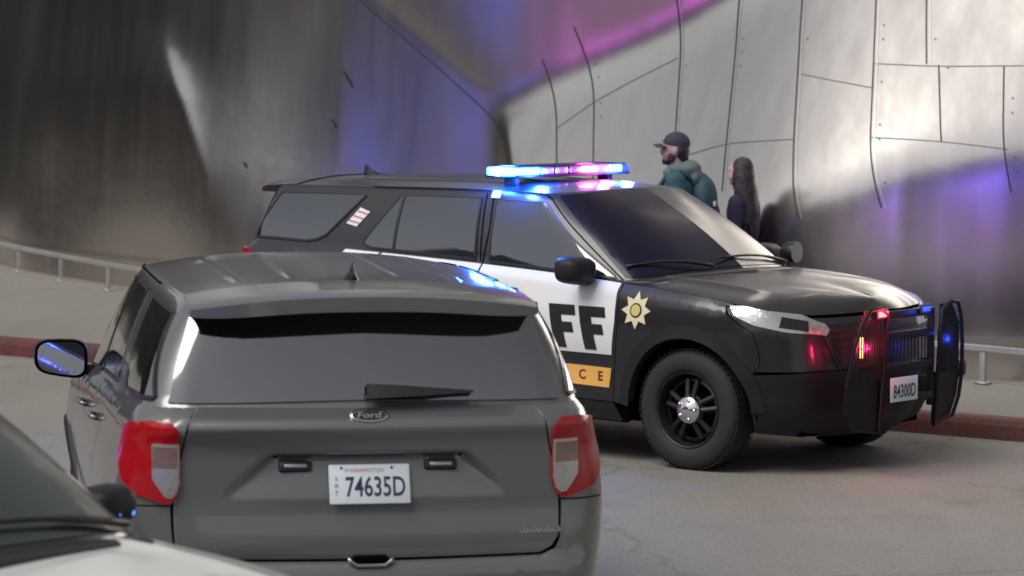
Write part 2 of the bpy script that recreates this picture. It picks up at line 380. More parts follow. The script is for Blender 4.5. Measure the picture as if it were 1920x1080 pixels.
bp=nt.nodes.new('ShaderNodeBump'); bp.inputs['Strength'].default_value=.11; bp.inputs['Distance'].default_value=.03
nt.links.new(tc.outputs['Object'],n2.inputs['Vector']); nt.links.new(n2.outputs['Fac'],bp.inputs['Height']); nt.links.new(bp.outputs['Normal'],b.inputs['Normal'])
wmb=MB(); V=[];F=[]
for i,x in enumerate(wX):
    for j,z in enumerate(wZ):
        V.append((x+wN.x*wO[i,j],BASE(x)+.6+wN.y*wO[i,j],z+.12))
nz=len(wZ)
for i in range(len(wX)-1):
    for j in range(nz-1): F.append((i*nz+j,(i+1)*nz+j,(i+1)*nz+j+1,i*nz+j+1))
wmb.add(V,F,0)
# top and back so that it has its real depth
V=[];F=[]
for i,x in enumerate(wX[::8].tolist()+[wX[-1]]):
    ii=min(i*8,len(wX)-1); o_=wO[ii,-1]
    V+=[(x+wN.x*o_,BASE(x)+.6+wN.y*o_,wZ[-1]+.12),(x+2.2,BASE(x)+2.4,wZ[-1]+.9),(x+2.4,BASE(x)+2.6,-.02)]
m_=len(V)//3
for i in range(m_-1): F+=[(3*i,3*i+3,3*i+4,3*i+1),(3*i+1,3*i+4,3*i+5,3*i+2)]
wmb.add(V,F,0)
def wline(pts,w_,mi=1,st=.06,off=.012):
    seq=[]
    for a,b_ in zip(pts,pts[1:]):
        k=max(1,int(math.dist(a,b_)/st))
        for j in range(k): seq.append((lerp(a[0],b_[0],j/k),lerp(a[1],b_[1],j/k)))
    seq.append(pts[-1]); V=[]
    # smooth the polyline a little
    for _ in range(6): seq=[seq[0]]+[((seq[i-1][0]+2*seq[i][0]+seq[i+1][0])/4,(seq[i-1][1]+2*seq[i][1]+seq[i+1][1])/4) for i in range(1,len(seq)-1)]+[seq[-1]]
    for i,(x,z) in enumerate(seq):
        a=seq[max(0,i-1)]; c=seq[min(len(seq)-1,i+1)]; t=Vector((c[0]-a[0],c[1]-a[1])); t.normalize()
        px,pz=-t.y*w_/2,t.x*w_/2
        V.append(wall_pt(x+px*.75,z+pz-.12,off)); V.append(wall_pt(x-px*.75,z-pz-.12,off))
    wmb.add(V,[(2*i,2*i+1,2*i+3,2*i+2) for i in range(len(seq)-1)],mi)
SEAMS=[[(-2.036, 3.658), (-1.314, 2.945), (-0.683, 2.411), (-0.202, 1.991), (0.033, 1.531), (0.255, 0.993), (0.417, 0.371)], [(0.203, 2.535), (0.395, 2.006), (0.551, 1.554), (0.724, 1.024)], [(0.482, 2.811), (0.697, 2.172), (0.886, 1.569), (1.04, 1.044)], [(1.326, 3.182), (1.337, 2.917), (1.395, 2.562), (1.583, 1.817), (1.687, 1.475)], [(1.851, 3.172), (1.843, 2.912), (2.078, 1.877), (2.169, 1.5)], [(2.355, 3.163), (2.408, 2.905), (2.628, 1.936), (2.795, 1.322)], [(2.904, 3.153), (2.961, 2.9), (3.159, 1.949), (3.305, 1.425)], [(3.258, 3.147), (3.315, 2.897), (3.402, 2.526)], [(3.486, 2.519), (3.629, 1.941)], [(3.927, 2.509), (4.01, 2.09), (4.112, 1.576)]]
JOINTS=[[(0.697, 2.172), (0.996, 2.358), (1.372, 2.553)], [(0.413, 1.937), (0.697, 2.172)], [(1.698, 1.756), (2.078, 1.877), (2.631, 1.927)], [(2.539, 2.437), (2.748, 2.397), (3.07, 2.338)], [(3.036, 2.525), (3.46, 2.506), (4.069, 2.518)], [(3.164, 1.958), (3.622, 1.941), (4.073, 1.893)]]
DASH=[[(-1.582, 2.403), (-1.497, 2.255)], [(-1.686, 1.953), (-1.633, 1.88)], [(-2.464, 1.522), (-2.433, 1.472)]]
for s_ in SEAMS:
    wline(s_,.011,off=.004)
for s_ in JOINTS: wline(s_,.008,2,off=.003)
for s_ in SEAMS[3:8]: wline([(x+.025,z) for x,z in s_],.009,3,off=.003)
for s_ in DASH: wline(s_,.02)
rnd=random.Random(3)
for s_ in SEAMS[2:]:
    for k in range(26):
        z=1.5+k*.11
        for (a,b_) in zip(s_,s_[1:]):
            if b_[1]<=z<=a[1]:
                x=lerp(b_[0],a[0],(z-b_[1])/(a[1]-b_[1]+1e-9))+.06
                if rnd.random()<.3: wline([(x,z),(x+.001,z+.013)],.013,2,off=.006)
wall=mesh('metal_clad_wall',wmb.V,wmb.F,[wm,mat('seam_shadow',(.035,.032,.034),.7),mat('seam_joint',(.16,.15,.14),.5,.6),mat('seam_lip',(.7,.69,.67),.3,1)],None,True,wmb.I)
tag(wall,'billowing sheet metal wall with curved seams behind the two walkers','wall')
# ---------------------------------------------------------------- low rail in front of it
rail=empty('guard_rail',(0,0,0)); tag(rail,'low grey metal rail along the foot of the sheet metal wall','railing')
RB=[(-9,42.4),(-5.68,35.5),(-4.5,33.1),(-3.74,31.7),(-2,29.3),(-.3,27.5),(1.6,25.6),(3.37,23.8),(4.2,22.9),(6.3,21.2)]
rx=tab(*[(a,b_) for a,b_ in RB])
ms=mat('galvanised_rail',(.42,.42,.40),.5,.6,var=.1,vscale=6)
t=MB(); pts=[(x/10,rx(x/10)) for x in range(-90,64,3)]
V=[];F=[]
for i,(x,y) in enumerate(pts):
    a=pts[max(0,i-1)]; c=pts[min(len(pts)-1,i+1)]; d=Vector((c[0]-a[0],c[1]-a[1],0)).normalized(); n_=Vector((-d.y,d.x,0))*.022
    for o_,z in((-1,.405),(-1,.445),(1,.445),(1,.405)): V.append((x+n_.x*o_,y+n_.y*o_,z))
for i in range(len(pts)-1):
    for k in range(4): l=(k+1)%4; F.append((i*4+k,(i+1)*4+k,(i+1)*4+l,i*4+l))
t.add(V,F); t.obj('top_rail',ms,rail,smooth=False)
x=-8.6; 
while x<6.3:
    p=MB(); a=math.atan2(rx(x+.1)-rx(x-.1),.2); p.box((x,rx(x),.285),(.05,.03,.24),rot=Matrix.Rotation(a,3,'Z'),bev=.004); p.box((x,rx(x),.168),(.11,.09,.012),rot=Matrix.Rotation(a,3,'Z')); p.obj('post',ms,rail)
    x+=1.48*math.cos(a)
# ---------------------------------------------------------------- dark blocks added out of view to shape the reflections
def block(name,label,c,d,rz,col,rows,cols_):
    root=empty(name,(c[0],c[1],0),rz); tag(root,label,'building')
    m_=mat(name+'_wall',col,.8,var=.15,vscale=.4)
    w_=MB(); w_.box((0,0,d[2]/2),d); w_.obj('wall',m_,root,smooth=False)
    r=MB(); r.box((0,0,d[2]+.2),(d[0]+.5,d[1]+.5,.38)); r.obj('cornice',m_,root,smooth=False)
    for i in range(rows):
        q=MB(); z=3+i*(d[2]-3)/rows
        for k in range(cols_):
            x=-d[0]/2+(k+.5)*d[0]/cols_
            for s in(1,-1): q.box((x,s*(d[1]/2+.01),z),(d[0]/cols_*.6,.06,1.6))
        q.obj('window_band',M_['trim'],root,smooth=False)
# ---------------------------------------------------------------- panels on the car's skin
CEN=Vector((2.4,0,.75))
def nrm(fn,q,v):
    e=1e-3
    p=Vector(fn(q,v)); a=Vector(fn(q+e,v))-p; b=Vector(fn(q,v+e))-p
    if a.length<1e-9 or b.length<1e-9:
        a=p-Vector(fn(q-e,v)); b=p-Vector(fn(q,v-e))
    n=a.cross(b)
    if n.length<1e-12: n=p-CEN
    n.normalize()
    c=Vector((min(max(p.x,1.2),3.2),0,.72))
    if n.dot(p-c)<0: n=-n
    return p,n
_cache={}
def pp(poly,fn,step=.05,off=0,depth=.012,sides=(1,),ctr=None,flip=False,key=None):
    """a piece of skin: polygon (q,v) laid on fn, cut to a grid, with rims. sides: 1 left, -1 right; ctr joins both halves"""
    bm=bmesh.new()
    bm.faces.new([bm.verts.new((a,b,0)) for a,b in poly]); bm.normal_update()
    bmesh.ops.triangulate(bm,faces=bm.faces[:])
    sq,sv=step if isinstance(step,tuple) else (step,step)
    qs=[p[0] for p in poly]; vs_=[p[1] for p in poly]
    for ax,lo,hi,st in((0,min(qs),max(qs),sq),(1,min(vs_),max(vs_),sv)):
        k=math.floor(lo/st)+1
        while k*st<hi-1e-5:
            co=[0,0,0]; co[ax]=k*st; no=[0,0,0]; no[ax]=1
            bmesh.ops.bisect_plane(bm,geom=bm.verts[:]+bm.edges[:]+bm.faces[:],dist=1e-6,plane_co=co,plane_no=no); k+=1
    bm.verts.index_update(); bm.edges.index_update()
    P=[];N=[]
    for v in bm.verts:
        p,n=nrm(fn,v.co.x,v.co.y); P.append(p+n*off); N.append(n)
    F=[[v.index for v in f.verts] for f in bm.faces]
    E=[(e.verts[0].index,e.verts[1].index) for e in bm.edges if len(e.link_faces)==1 and not (ctr is not None and all(abs(v.co.x-ctr)<1e-5 for v in e.verts))]
    bm.free()
    # orientation
    F2=[]
    for f in F:
        a,b,c=P[f[0]],P[f[1]],P[f[2]]
        n=sum(((P[f[i]]-a).cross(P[f[(i+1)%len(f)]]-a) for i in range(1,len(f)-1)),Vector())
        F2.append(f if n.dot(N[f[0]])>0 else f[::-1])
    F=F2
    out=MB()
    for s in sides:
        Q=[Vector((p.x,p.y*s,p.z)) for p in P]; NN=[Vector((n.x,n.y*s,n.z)) for n in N]
        FF=F if s>0 else [f[::-1] for f in F]
        out.add(Q,FF)
        if depth>0:
            V=[];G_=[]
            for a,b in E:
                k=len(V); V+=[Q[a],Q[b],Q[b]-NN[b]*depth,Q[a]-NN[a]*depth]
                mid=(Q[a]+Q[b])/2
                G_.append((k,k+1,k+2,k+3))
            out.add(V,G_)
    return out
def weld(o,d=2e-5):
    bm=bmesh.new(); bm.from_mesh(o.data)
    # weld only across the centre line so rims stay crisp
    vs_=[v for v in bm.verts if abs(v.co.y)<1e-4]
    bmesh.ops.remove_doubles(bm,verts=vs_,dist=d); bm.to_mesh(o.data); bm.free()
def skin(name,poly,fn,m,parent,step=.05,off=0,depth=.012,sides=(1,),ctr=None,key=None):
    kk=(key or name,tuple(sides)) if key else None
    if kk and kk in _cache:
        me=_cache[kk].copy(); me.materials.clear(); me.materials.append(m)
        o=bpy.data.objects.new(name,me); COL.objects.link(o); o.parent=parent; return o
    b=pp(poly,fn,step,off,depth,sides,ctr); o=mesh(name,b.V,b.F,m,parent)
    if ctr is not None: weld(o)
    if kk: _cache[kk]=o.data
    return o
def ribbon(pts,w,fn,off,sides,step=.05,closed=False):
    """thin strip following a 2D line on the skin; returns MB"""
    out=MB(); P=[]
    n=len(pts); seq=[]
    m=n if closed else n-1
    for i in range(m):
        a=pts[i]; b=pts[(i+1)%n]; L=math.dist(a,b); k=max(1,int(L/step))
        for j in range(k): seq.append((a[0]+(b[0]-a[0])*j/k,a[1]+(b[1]-a[1])*j/k))
    if not closed: seq.append(pts[-1])
    m=len(seq); Q=[nrm(fn,*p) for p in seq]
    for s in sides:
        V=[]
        for i,(p,nn) in enumerate(Q):
            a=Q[i-1][0] if (i>0 or closed) else p; b=Q[(i+1)%m][0] if (i<m-1 or closed) else p
            t=(b-a).normalized(); c=t.cross(nn).normalized()*w/2
            for v in (p+c+nn*off,p-c+nn*off): V.append((v.x,v.y*s,v.z))
        F=[(2*i,2*i+1,2*((i+1)%m)+1,2*((i+1)%m)) for i in range(m if closed else m-1)]
        if s<0: F=[f[::-1] for f in F]
        out.add(V,F)
    return out
_txt={}
def text2d(s,bold=0):
    if (s,bold) in _txt: return _txt[(s,bold)]
    c=bpy.data.curves.new('t','FONT'); c.body=s; c.align_x='CENTER'; c.align_y='CENTER'; c.offset=bold; c.resolution_u=3
    o=bpy.data.objects.new('t',c); COL.objects.link(o); dg=bpy.context.evaluated_depsgraph_get(); dg.update()
    me=o.evaluated_get(dg).to_mesh(); V=[(v.co.x,v.co.y) for v in me.vertices]; F=[tuple(p.vertices) for p in me.polygons]
    o.evaluated_get(dg).to_mesh_clear(); bpy.data.objects.remove(o); bpy.data.curves.remove(c)
    _txt[(s,bold)]=(V,F); return V,F
def text_on(s,fn,q0,v0,sx,sv,off,side=1,bold=0,dirq=1):
    V,F=text2d(s,bold); out=MB(); P=[]
    for x,y in V:
        p,n=nrm(fn,q0+dirq*x*sx,v0+y*sv); p=p+n*off; P.append((p.x,p.y*side,p.z))
    out.add(P,F); return out
def topline(q0,q1,d=-.002,st=.1):
    n=max(2,int(abs(q1-q0)/st)); return [(q0+(q1-q0)*i/n,ZTOP(q0+(q1-q0)*i/n)+d) for i in range(n+1)]
def arcpts(c,r,a0,a1,n=14): return [(c+r*math.cos(R(a0+(a1-a0)*i/n)),.38+r*math.sin(R(a0+(a1-a0)*i/n))) for i in range(n+1)]
RW,RF=.445,.455
a_lo_r=math.degrees(math.asin((.34-.38)/RW))
def poly_body():
    p=[(-.06,.32),(.3,.32),(.55,.36)]
    p+=[(RA-RW*math.cos(R(3)),.36)]+arcpts(RA,RW,177,3)
    p+=[(1.60,.27),(3.62,.25)]
    p+=arcpts(FA,RF,180,0)
    p+=[(4.62,.30),(4.62,ZTOP(4.62)-.004)]+topline(4.55,-.06,-.004)
    return p
SWOOSH=[(1.50,ZTOP(1.5)),(1.40,1.10),(1.44,.98),(1.56,.82),(1.63,.70),(1.65,.42)]
def build_suv(name,label,group,loc,yaw,paint,police,roof_paint=None,pitch=0):
    root=empty(name,loc,yaw); root.rotation_euler=(0,pitch,yaw)
    tag(root,label,'police car' if police else 'suv',group)
    PM=M_[paint]; b=0.004
    skin('body',poly_body(),M,M_['gap'],root,step=.05,off=-.020,depth=.05,sides=(1,-1),ctr=None,key='body')
    g=.003
    zt=lambda q:ZTOP(q)-.002
    # rear bumper
    rb=[(-.82,.33),(.3,.33),(.55,.365)]+[(RA-RW*math.cos(R(4)),.38)]+arcpts(RA,RW+.002,178,138,6)+[(.62,.80),(.33,.902),(-.078,.907),(-.084,.76),(-.10,.725),(-.15,.702),(-.82,.697)]
    skin('rear_bumper',rb,M,PM,root,step=(.04,.03),sides=(1,-1),ctr=-.82,key='rb')
    lg=[(-.82,.707),(-.16,.712),(-.118,.735),(-.095,.775),(-.090,1.2735),(-.82,1.2785)]
    lift=skin('liftgate',lg,M,PM,root,step=(.015,.012),sides=(1,-1),ctr=-.82,key='lg')
    for s in(1,-1):
        qp=[(-.083,.913),(.33,.908),(.63,.806)]+arcpts(RA,RW+.002,134,9,14)+[(1.640,.45),(1.622,.70),(1.552,.82),(1.432,.98),(1.392,1.10),(1.492,ZTOP(1.49)-.002)]+topline(1.44,-.083)
        skin('quarter_panel',qp,M,PM,root,step=.04,sides=(s,),key='qp')
        rd=[(1.508,zt(1.508)),(1.408,1.10),(1.448,.98),(1.568,.82),(1.638,.70),(1.655,.42),(2.427,.40),(2.412,.75),(2.397,zt(2.397))]+topline(2.3,1.6)
        d1=skin('door',rd,M,PM,root,step=.05,sides=(s,),key='rd')
        fd=[(2.403,zt(2.403)),(2.418,.75),(2.433,.40),(3.54,.39),(3.556,.60),(3.60,.90),(3.585,zt(3.585))]+topline(3.5,2.5)
        d2=skin('door',fd,M,PM,root,step=.05,sides=(s,),key='fd')
        fe=[(3.591,zt(3.591)),(3.606,.90),(3.562,.60),(3.546,.39),(3.66,.37)]+arcpts(FA,RF+.002,178,12,18)+[(4.60,.64),(4.640,.70),(4.632,.80),(4.60,.890),(4.42,1.0),(4.40,1.045),(4.45,zt(4.45)-.004)]+topline(4.4,3.65)
        skin('fender',fe,M,PM,root,step=.04,sides=(s,),key='fe')
        rk=[(1.66,.29),(3.60,.27),(3.545,.382),(1.652,.412)]
        skin('rocker_trim',rk,M,M_['plast'],root,step=.08,off=.006,sides=(s,),key='rk')
        # wheel arch lips
        if police:
            for c,r0 in((RA,RW),(FA,RF)):
                ar=arcpts(c,r0-.004,178,2,20)+arcpts(c,r0+.075,2,178,20)
                skin('arch_trim',ar,M,M_['plast'],root,step=.06,off=.010,depth=.05,sides=(s,),key='ar%g'%c)
        else:
            for c,r0 in((RA,RW),(FA,RF)):
                ar=arcpts(c,r0-.004,178,2,20)+arcpts(c,r0+.03,2,178,20)
                skin('arch_trim',ar,M,M_['plast'],root,step=.06,off=.006,depth=.05,sides=(s,),key='ars%g'%c)
        for qd,zd in((1.62,1.09),(2.56,1.06)):
            if police and s==1: pass
            hb=MB(); p,n=nrm(M,qd+.08,zd)
            pts=[]
            for i in range(7):
                u=i/6; p,n=nrm(M,qd+u*.2,zd+.004*math.sin(math.pi*u)); q=p+n*(.006+.032*math.sin(math.pi*min(1,max(0,u)))**.4); pts.append((q.x,q.y*s,q.z))
            hb.tube(pts,.011,8)
            hb.obj('door_handle',PM,d1 if qd<2 else d2)
    # front bumper and nose
    fb=[(4.60,.27),(5.05,.23),(5.57,.23),(5.57,.645),(4.95,.645),(4.60,.63)]+arcpts(FA,RF+.002,30,0,4)
    skin('front_bumper',fb,M,M_['plast'] if police else PM,root,step=.05,off=.004,sides=(1,-1),ctr=5.57,key='fb')
    nose=[(4.61,.652),(5.57,.652),(5.57,ZTOP(5.57)-.02)]+[(5.3,ZTOP(5.3)-.02),(5.1,ZTOP(5.1)-.02),(4.9,ZTOP(4.9)-.02),(4.46,ZTOP(4.46)-.03),(4.41,1.04),(4.44,1.0),(4.605,.892),(4.637,.80),(4.645,.70)]
    skin('nose_panel',nose,M,PM,root,step=.05,sides=(1,-1),ctr=5.57,key='nose')
    gr=[(5.14,.66),(5.57,.66),(5.57,.93),(5.10,.93),(5.07,.86)]
    go=skin('grille',gr,M,M_['trim'],root,step=.05,off=.008,depth=.01,sides=(1,-1),ctr=5.57,key='gr')
    gb=MB()
    for zz in(.70,.745,.79,.835,.88): 
        r_=ribbon([(5.12,zz),(5.57,zz)],.012,M,.014,(1,-1)); gb.add(r_.V,r_.F)
    mesh('grille_bar',gb.V,gb.F,M_['plast'],go)
    hl=[(4.425,1.045),(4.50,.985),(4.62,.935),(4.80,.895),(5.09,.865),(5.115,.90),(5.09,.935),(5.0,.965),(4.93,.995),(4.72,1.02),(4.55,1.045)]
    for s in(1,-1):
        h=skin('headlight',hl,M,M_['headl'],root,step=.05,off=.008,sides=(s,),key='hl')
        hi=[(4.47,1.035),(4.53,.985),(4.63,.955),(4.66,1.018),(4.55,1.037)]
        skin('reflector',hi,M,M_['whitep'],h,step=.05,off=.011,depth=.003,sides=(s,),key='hi')
        hj=[(4.76,.925),(4.95,.895),(4.96,.955),(4.79,.985)]
        skin('lamp_unit',hj,M,M_['trim'],h,step=.05,off=.012,depth=.003,sides=(s,),key='hj')
    # hood
    def HP(q,s_): return HOOD(q,s_)
    V=[];F=[]; qs=[3.35+ (5.57-3.35)*i/46 for i in range(47)]; ss=[0,.02,.05,.09,.14,.19,.23,.26,.28,.30,.33,.38,.46,.56,.68,.8,.9,1]
    hb=MB()
    for s in(1,-1):
        V=[]
        for q in qs:
            for t_ in ss:
                p=HOOD(q,t_); V.append((p[0],p[1]*s,p[2]))
        n=len(ss); F=[(i*n+j,(i+1)*n+j,(i+1)*n+j+1,i*n+j+1) for i in range(len(qs)-1) for j in range(n-1)]
        hb.add(V,F)
    ho=hb.obj('hood',PM,root)
    # upper shell: pillars + roof
    qs=[-.82+ .04*i for i in range(int((4.4+.82)/.04)+1)]+[4.4]; vs1=[0,.12,.25,.4,.55,.7,.82,.92,1]
    us=MB()
    for s in(1,-1):
        V=[]
        for q in qs:
            z_=ZTOP(q)-.05 if q<=3.2 else 0
            p=M(q,z_) if q<=3.2 else PB(q)
            if q<=3.2: p=(p[0]+(.006 if q<.2 else 0),p[1]-(.006 if q>-.1 else 0),p[2])
            else: p=(p[0],p[1],p[2]-.03)
            V.append((p[0],p[1]*s,p[2]))
            for v in vs1:
                p=G(q,v); V.append((p[0],p[1]*s,p[2]))
            e=PT(q); xc=min(max(e[0],.9),2.5)
            for t_ in(.05,.12,.22,.36,.55,.78,1):
                x=e[0]+(xc-e[0])*t_; y=e[1]*(1-t_); V.append((x,y*s,T(x,y)))
        n=len(vs1)+8; F=[(i*n+j,(i+1)*n+j,(i+1)*n+j+1,i*n+j+1) for i in range(len(qs)-1) for j in range(n-1)]
        us.add(V,F)
    for y in(-.44,-.22,.22,.44):
        V=[];F=[]
        for i in range(25):
            x=.72+1.75*i/24; e=.006*min(1,min(i,24-i)/3)
            for dy,dz in((-.030,-.004),(-.015,e),(.015,e),(.030,-.004)): V.append((x,y+dy,T(x,y+dy)+dz))
        us.add(V,[(4*i+j,4*i+4+j,4*i+5+j,4*i+1+j) for i in range(24) for j in range(3)])
    us.obj('roof',M_[roof_paint or paint],root)
    # glass
    gl=M_['glassg'] if not police else M_['glass']
    rw=[(-.82,.035),(.065,.035),(.055,.10),(.0,.93),(-.02,.95),(-.82,.95)]
    rwo=skin('rear_window',rw,G,gl,root,step=(.05,.1),off=.006,sides=(1,-1),ctr=-.82,key='rw')
    ws=[(3.475,.95),(3.50,.975),(4.4,.985),(4.4,.04),(3.64,.03),(3.60,.05)]
    wso=skin('windshield',ws,G,M_['wsg'],root,step=(.05,.1),off=.006,sides=(1,-1),ctr=4.4,key='ws')
    qg=[(.28,.875),(1.12,.875),(1.15,.85),(.95,.20),(.88,.11),(.78,.065),(.17,.065),(.15,.09)]
    rg=[(1.50,.885),(2.29,.90),(2.335,.05),(1.40,.055),(1.33,.09),(1.315,.16)]
    fg=[(2.44,.90),(3.12,.90),(3.17,.88),(3.53,.07),(3.53,.04),(2.46,.04)]
    for s in(1,-1):
        for k,pl in(('qg',qg),('rg',rg),('fg',fg)):
            o=skin('side_window',pl,G,gl,root,step=(.06,.15),off=.005,depth=.008,sides=(s,),key=k)
            r_=ribbon(pl,.016,G,.008,(s,),closed=True); mesh('window_seal',r_.V,r_.F,M_['trim'],o)
        r_=ribbon([(1.535,.87),(1.605,.06)],.022,G,.009,(s,)); mesh('window_divider',r_.V,r_.F,M_['trim'],root)
        r_=ribbon([(1.18,1.0),(1.30,.99),(2.40,1.0),(2.43,.5),(2.40,.0)],.008,G,.004,(s,)); mesh('door_seam',r_.V,r_.F,M_['gap'],root)
        r_=ribbon([(2.38,.03),(2.36,.5),(2.33,.97)],.008,G,.004,(s,)); mesh('door_seam',r_.V,r_.F,M_['gap'],root)
        r_=ribbon([(1.30,.99),(1.10,.72),(.98,.30)],.006,G,.0035,(s,)) if False else None
        r_=ribbon([(2.45,1.0),(3.2,1.0),(3.32,.93),(3.45,.5),(3.575,.02)],.009,G,.004,(s,)); mesh('door_seam',r_.V,r_.F,M_['gap'],root)
    # spoiler
    V=[];F=[]; sx=[.50,.35,.22,.12,.075]; ys=[-.66+1.32*i/24 for i in range(25)]
    top=[];bot=[]
    for i,x in enumerate(sx):
        for y in ys:
            k=abs(y)/.66; xx=x+.09*k**4*(1 if i>1 else 0); t=T(xx,y)+.006-(.012 if i==4 else 0)
            V.append((xx,y,t))
    for i,x in enumerate(sx):
        for y in ys:
            k=abs(y)/.66; xx=x+.09*k**4*(1 if i>1 else 0)+.003; t=T(xx,y)-(.052+.03*min(1,(x-.1)/.2))*(1-.55*k**6)
            V.append((xx,y,t-.012))
    n=len(ys); m=len(sx)
    for i in range(m-1):
        for j in range(n-1):
            F.append((i*n+j,i*n+j+1,(i+1)*n+j+1,(i+1)*n+j)); o_=m*n; F.append((o_+i*n+j,o_+(i+1)*n+j,o_+(i+1)*n+j+1,o_+i*n+j+1))
    for j in range(n-1):
        a=(m-1)*n+j; F.append((a,a+1,m*n+a+1,m*n+a))
    for i in range(m-1):
        for j in(0,n-1): a=i*n+j; F.append((a,a+n,m*n+a+n,m*n+a))
    sb=MB(); sb.add(V,F); sb.I=[1 if min(f)>=m*n else 0 for f in F]; sp=sb.obj('spoiler',[M_[roof_paint or paint],M_['trim']],root,sharp=40)  # underside painted black so the glass below reflects a dark band
    # rear lamps
    for s in(1,-1):
        lp=[(.325,1.16),(.314,1.195),(.27,1.207),(.09,1.218),(-.01,1.215),(-.045,1.195),(-.070,1.14),(-.112,1.0),(-.112,.955),(-.09,.925),(-.061,.915),(-.021,.925),(.113,.955),(.20,1.00),(.285,1.07)]
        l=skin('tail_lamp',lp,M,M_['red'],root,step=.03,off=.016,depth=.025,sides=(s,),key='lp')
        li=[(.060,1.143),(-.066,1.143),(-.109,.995),(-.104,.955),(-.082,.938),(-.055,.940),(.018,1.008)]
        skin('lamp_bezel',li,M,M_['bezel'],l,step=.03,off=.020,depth=.004,sides=(s,),key='li')
        lu=[(.049,1.131),(-.059,1.131),(-.082,1.052),(.030,1.052)]
        skin('turn_lens',lu,M,M_['pinkl'],l,step=.03,off=.024,depth=.004,sides=(s,),key='lu')
        ll=[(.028,1.044),(-.085,1.044),(-.100,.992),(-.096,.962),(-.080,.950),(-.060,.952),(.010,1.008)]
        skin('reverse_lens',ll,M,M_['clear'],l,step=.03,off=.024,depth=.004,sides=(s,),key='ll')
        # mirrors
        mb=MB()
        mx=3.30; 
        sec=[(mx+.10,.55,.55),(mx+.085,.80,.8),(mx+.05,.95,.95),(mx,1,1),(mx-.045,1.0,1.0),(mx-.055,.97,.97)]
        cy,cz=1.035,1.215; hy,hz=.125,.088; V=[];F=[];n=24
        for (xx,a_,b_) in sec:
            for k in range(n):
                an=2*math.pi*k/n; c_,s_=math.cos(an),math.sin(an)
                yy=cy+hy*a_*abs(c_)**.55*(1 if c_>0 else -1); zz=cz+hz*b_*abs(s_)**.55*(1 if s_>0 else -1)
                V.append((xx-.10*(yy-cy),s*yy,zz+.02*(yy-cy)/hy*(1 if s_<0 else .1)))
        for i in range(len(sec)-1):
            for k in range(n): l_=(k+1)%n; F.append((i*n+k,i*n+l_,(i+1)*n+l_,(i+1)*n+k))
        F.append(tuple(range(n)))
        gi=len(V)
        mb.add(V,F)
        mb.box((mx+.01,s*.90,1.155),(.07,.14,.045),bev=.012)
        mo=mb.obj('side_mirror',M_['plast'],root,sharp=50)
        G2=MB(); V2=[(v[0]+.012,(v[1]-s*cy)*.90+s*cy,(v[2]-cz)*.88+cz) for v in V[-n:]]
        V3=[(v[0]-.010,v[1],v[2]) for v in V2]
        G2.add(V2+V3,[tuple(range(n,2*n))]+[(k,(k+1)%n,n+(k+1)%n,n+k) for k in range(n)]); G2.obj('mirror_glass',M_['mirror'],mo,sharp=40)
        inner=MB(); inner.add([(v[0]+.006,v[1],v[2]) for v in V[-n:]],[tuple(range(n))]); inner.obj('mirror_back',M_['gap'],mo)
    # rear wiper
    wp=MB(); P0=[]
    def gp(q,v,side,off):
        p,n=nrm(G,q,v); p=p+n*off; return Vector((p.x,p.y*side,p.z))
    arm=[gp(-.80,.055,1,.03),gp(-.74,.10,-1,.035),gp(-.60,.115,-1,.03),gp(-.45,.118,-1,.025),gp(-.36,.11,-1,.022)]
    V=[];F=[]
    hh=[.052,.045,.034,.016,.008]
    pts=[gp(-.815,.10,1,.03),gp(-.72,.10,-1,.035),gp(-.60,.10,-1,.03),gp(-.45,.105,-1,.025),gp(-.36,.105,-1,.022)]
    for p,h_ in zip(pts,hh):
        for dz in(-h_/2,h_/2):
            for dx in(0,-.022): V.append((p.x+dx+dz*.5,p.y,p.z+dz))
    for i in range(len(pts)-1):
        a=4*i; b_=a+4
        F+=[(a,b_,b_+1,a+1),(a+2,a+3,b_+3,b_+2),(a+1,b_+1,b_+3,a+3),(a,a+2,b_+2,b_)]
    F+=[(0,1,3,2),(len(V)-4,len(V)-2,len(V)-1,len(V)-3)]
    wp.add(V,F); wp.obj('rear_wiper',M_['trim'],root,sharp=30)
    # number plate, lamps above it, emblem, latch, script
    def flat(name,y,z,wd,ht,m,off=.012,parent=root,bev=.004,th=.006):
        p,n=nrm(M,-.82+.72*abs(y)/.72,z)
        b_=MB(); ang=math.atan2(n.z,-n.x)
        rot=Matrix.Rotation(ang,3,'Y'); b_.box((0,0,0),(th,wd,ht),bev=bev)
        o=b_.obj(name,m,parent,sharp=40); o.location=(p.x-off,y,z); o.rotation_euler=(0,ang,0); return o
    def ontext(o,s_,w_,h_,y,z,m,nm,bold=0,th=.0045):
        V,F=text2d(s_,bold); xs=[v[0] for v in V]; yz=[v[1] for v in V]; cx=(min(xs)+max(xs))/2; cz=(min(yz)+max(yz))/2
        kx=w_/(max(xs)-min(xs)); kz=h_/(max(yz)-min(yz))
        t=mesh(nm,[(-th,y-(a-cx)*kx,z+(b_-cz)*kz) for a,b_ in V],F,m,o,smooth=False); return t
    pl=flat('number_plate',0,.985,.305,.152,M_['plate'],off=.016)
    ontext(pl,'74635D' if not police else '84300D',.225,.078,-.022,-.010,M_['navy'],'plate_number',.012)
    ontext(pl,'WASHINGTON',.15,.015,.02,.053,M_['redink'],'plate_state')
    for i,c in enumerate('XMT'): ontext(pl,c,.011,.017,.125,.020-.027*i,M_['navy'],'plate_letter')
    for yy in(-.085,.105):
        q=MB(); q.lathe([(0,-.0055),(.005,-.0055),(.005,0)],(0,yy,.062),'X',8); q.obj('plate_screw',M_['ink'],pl)
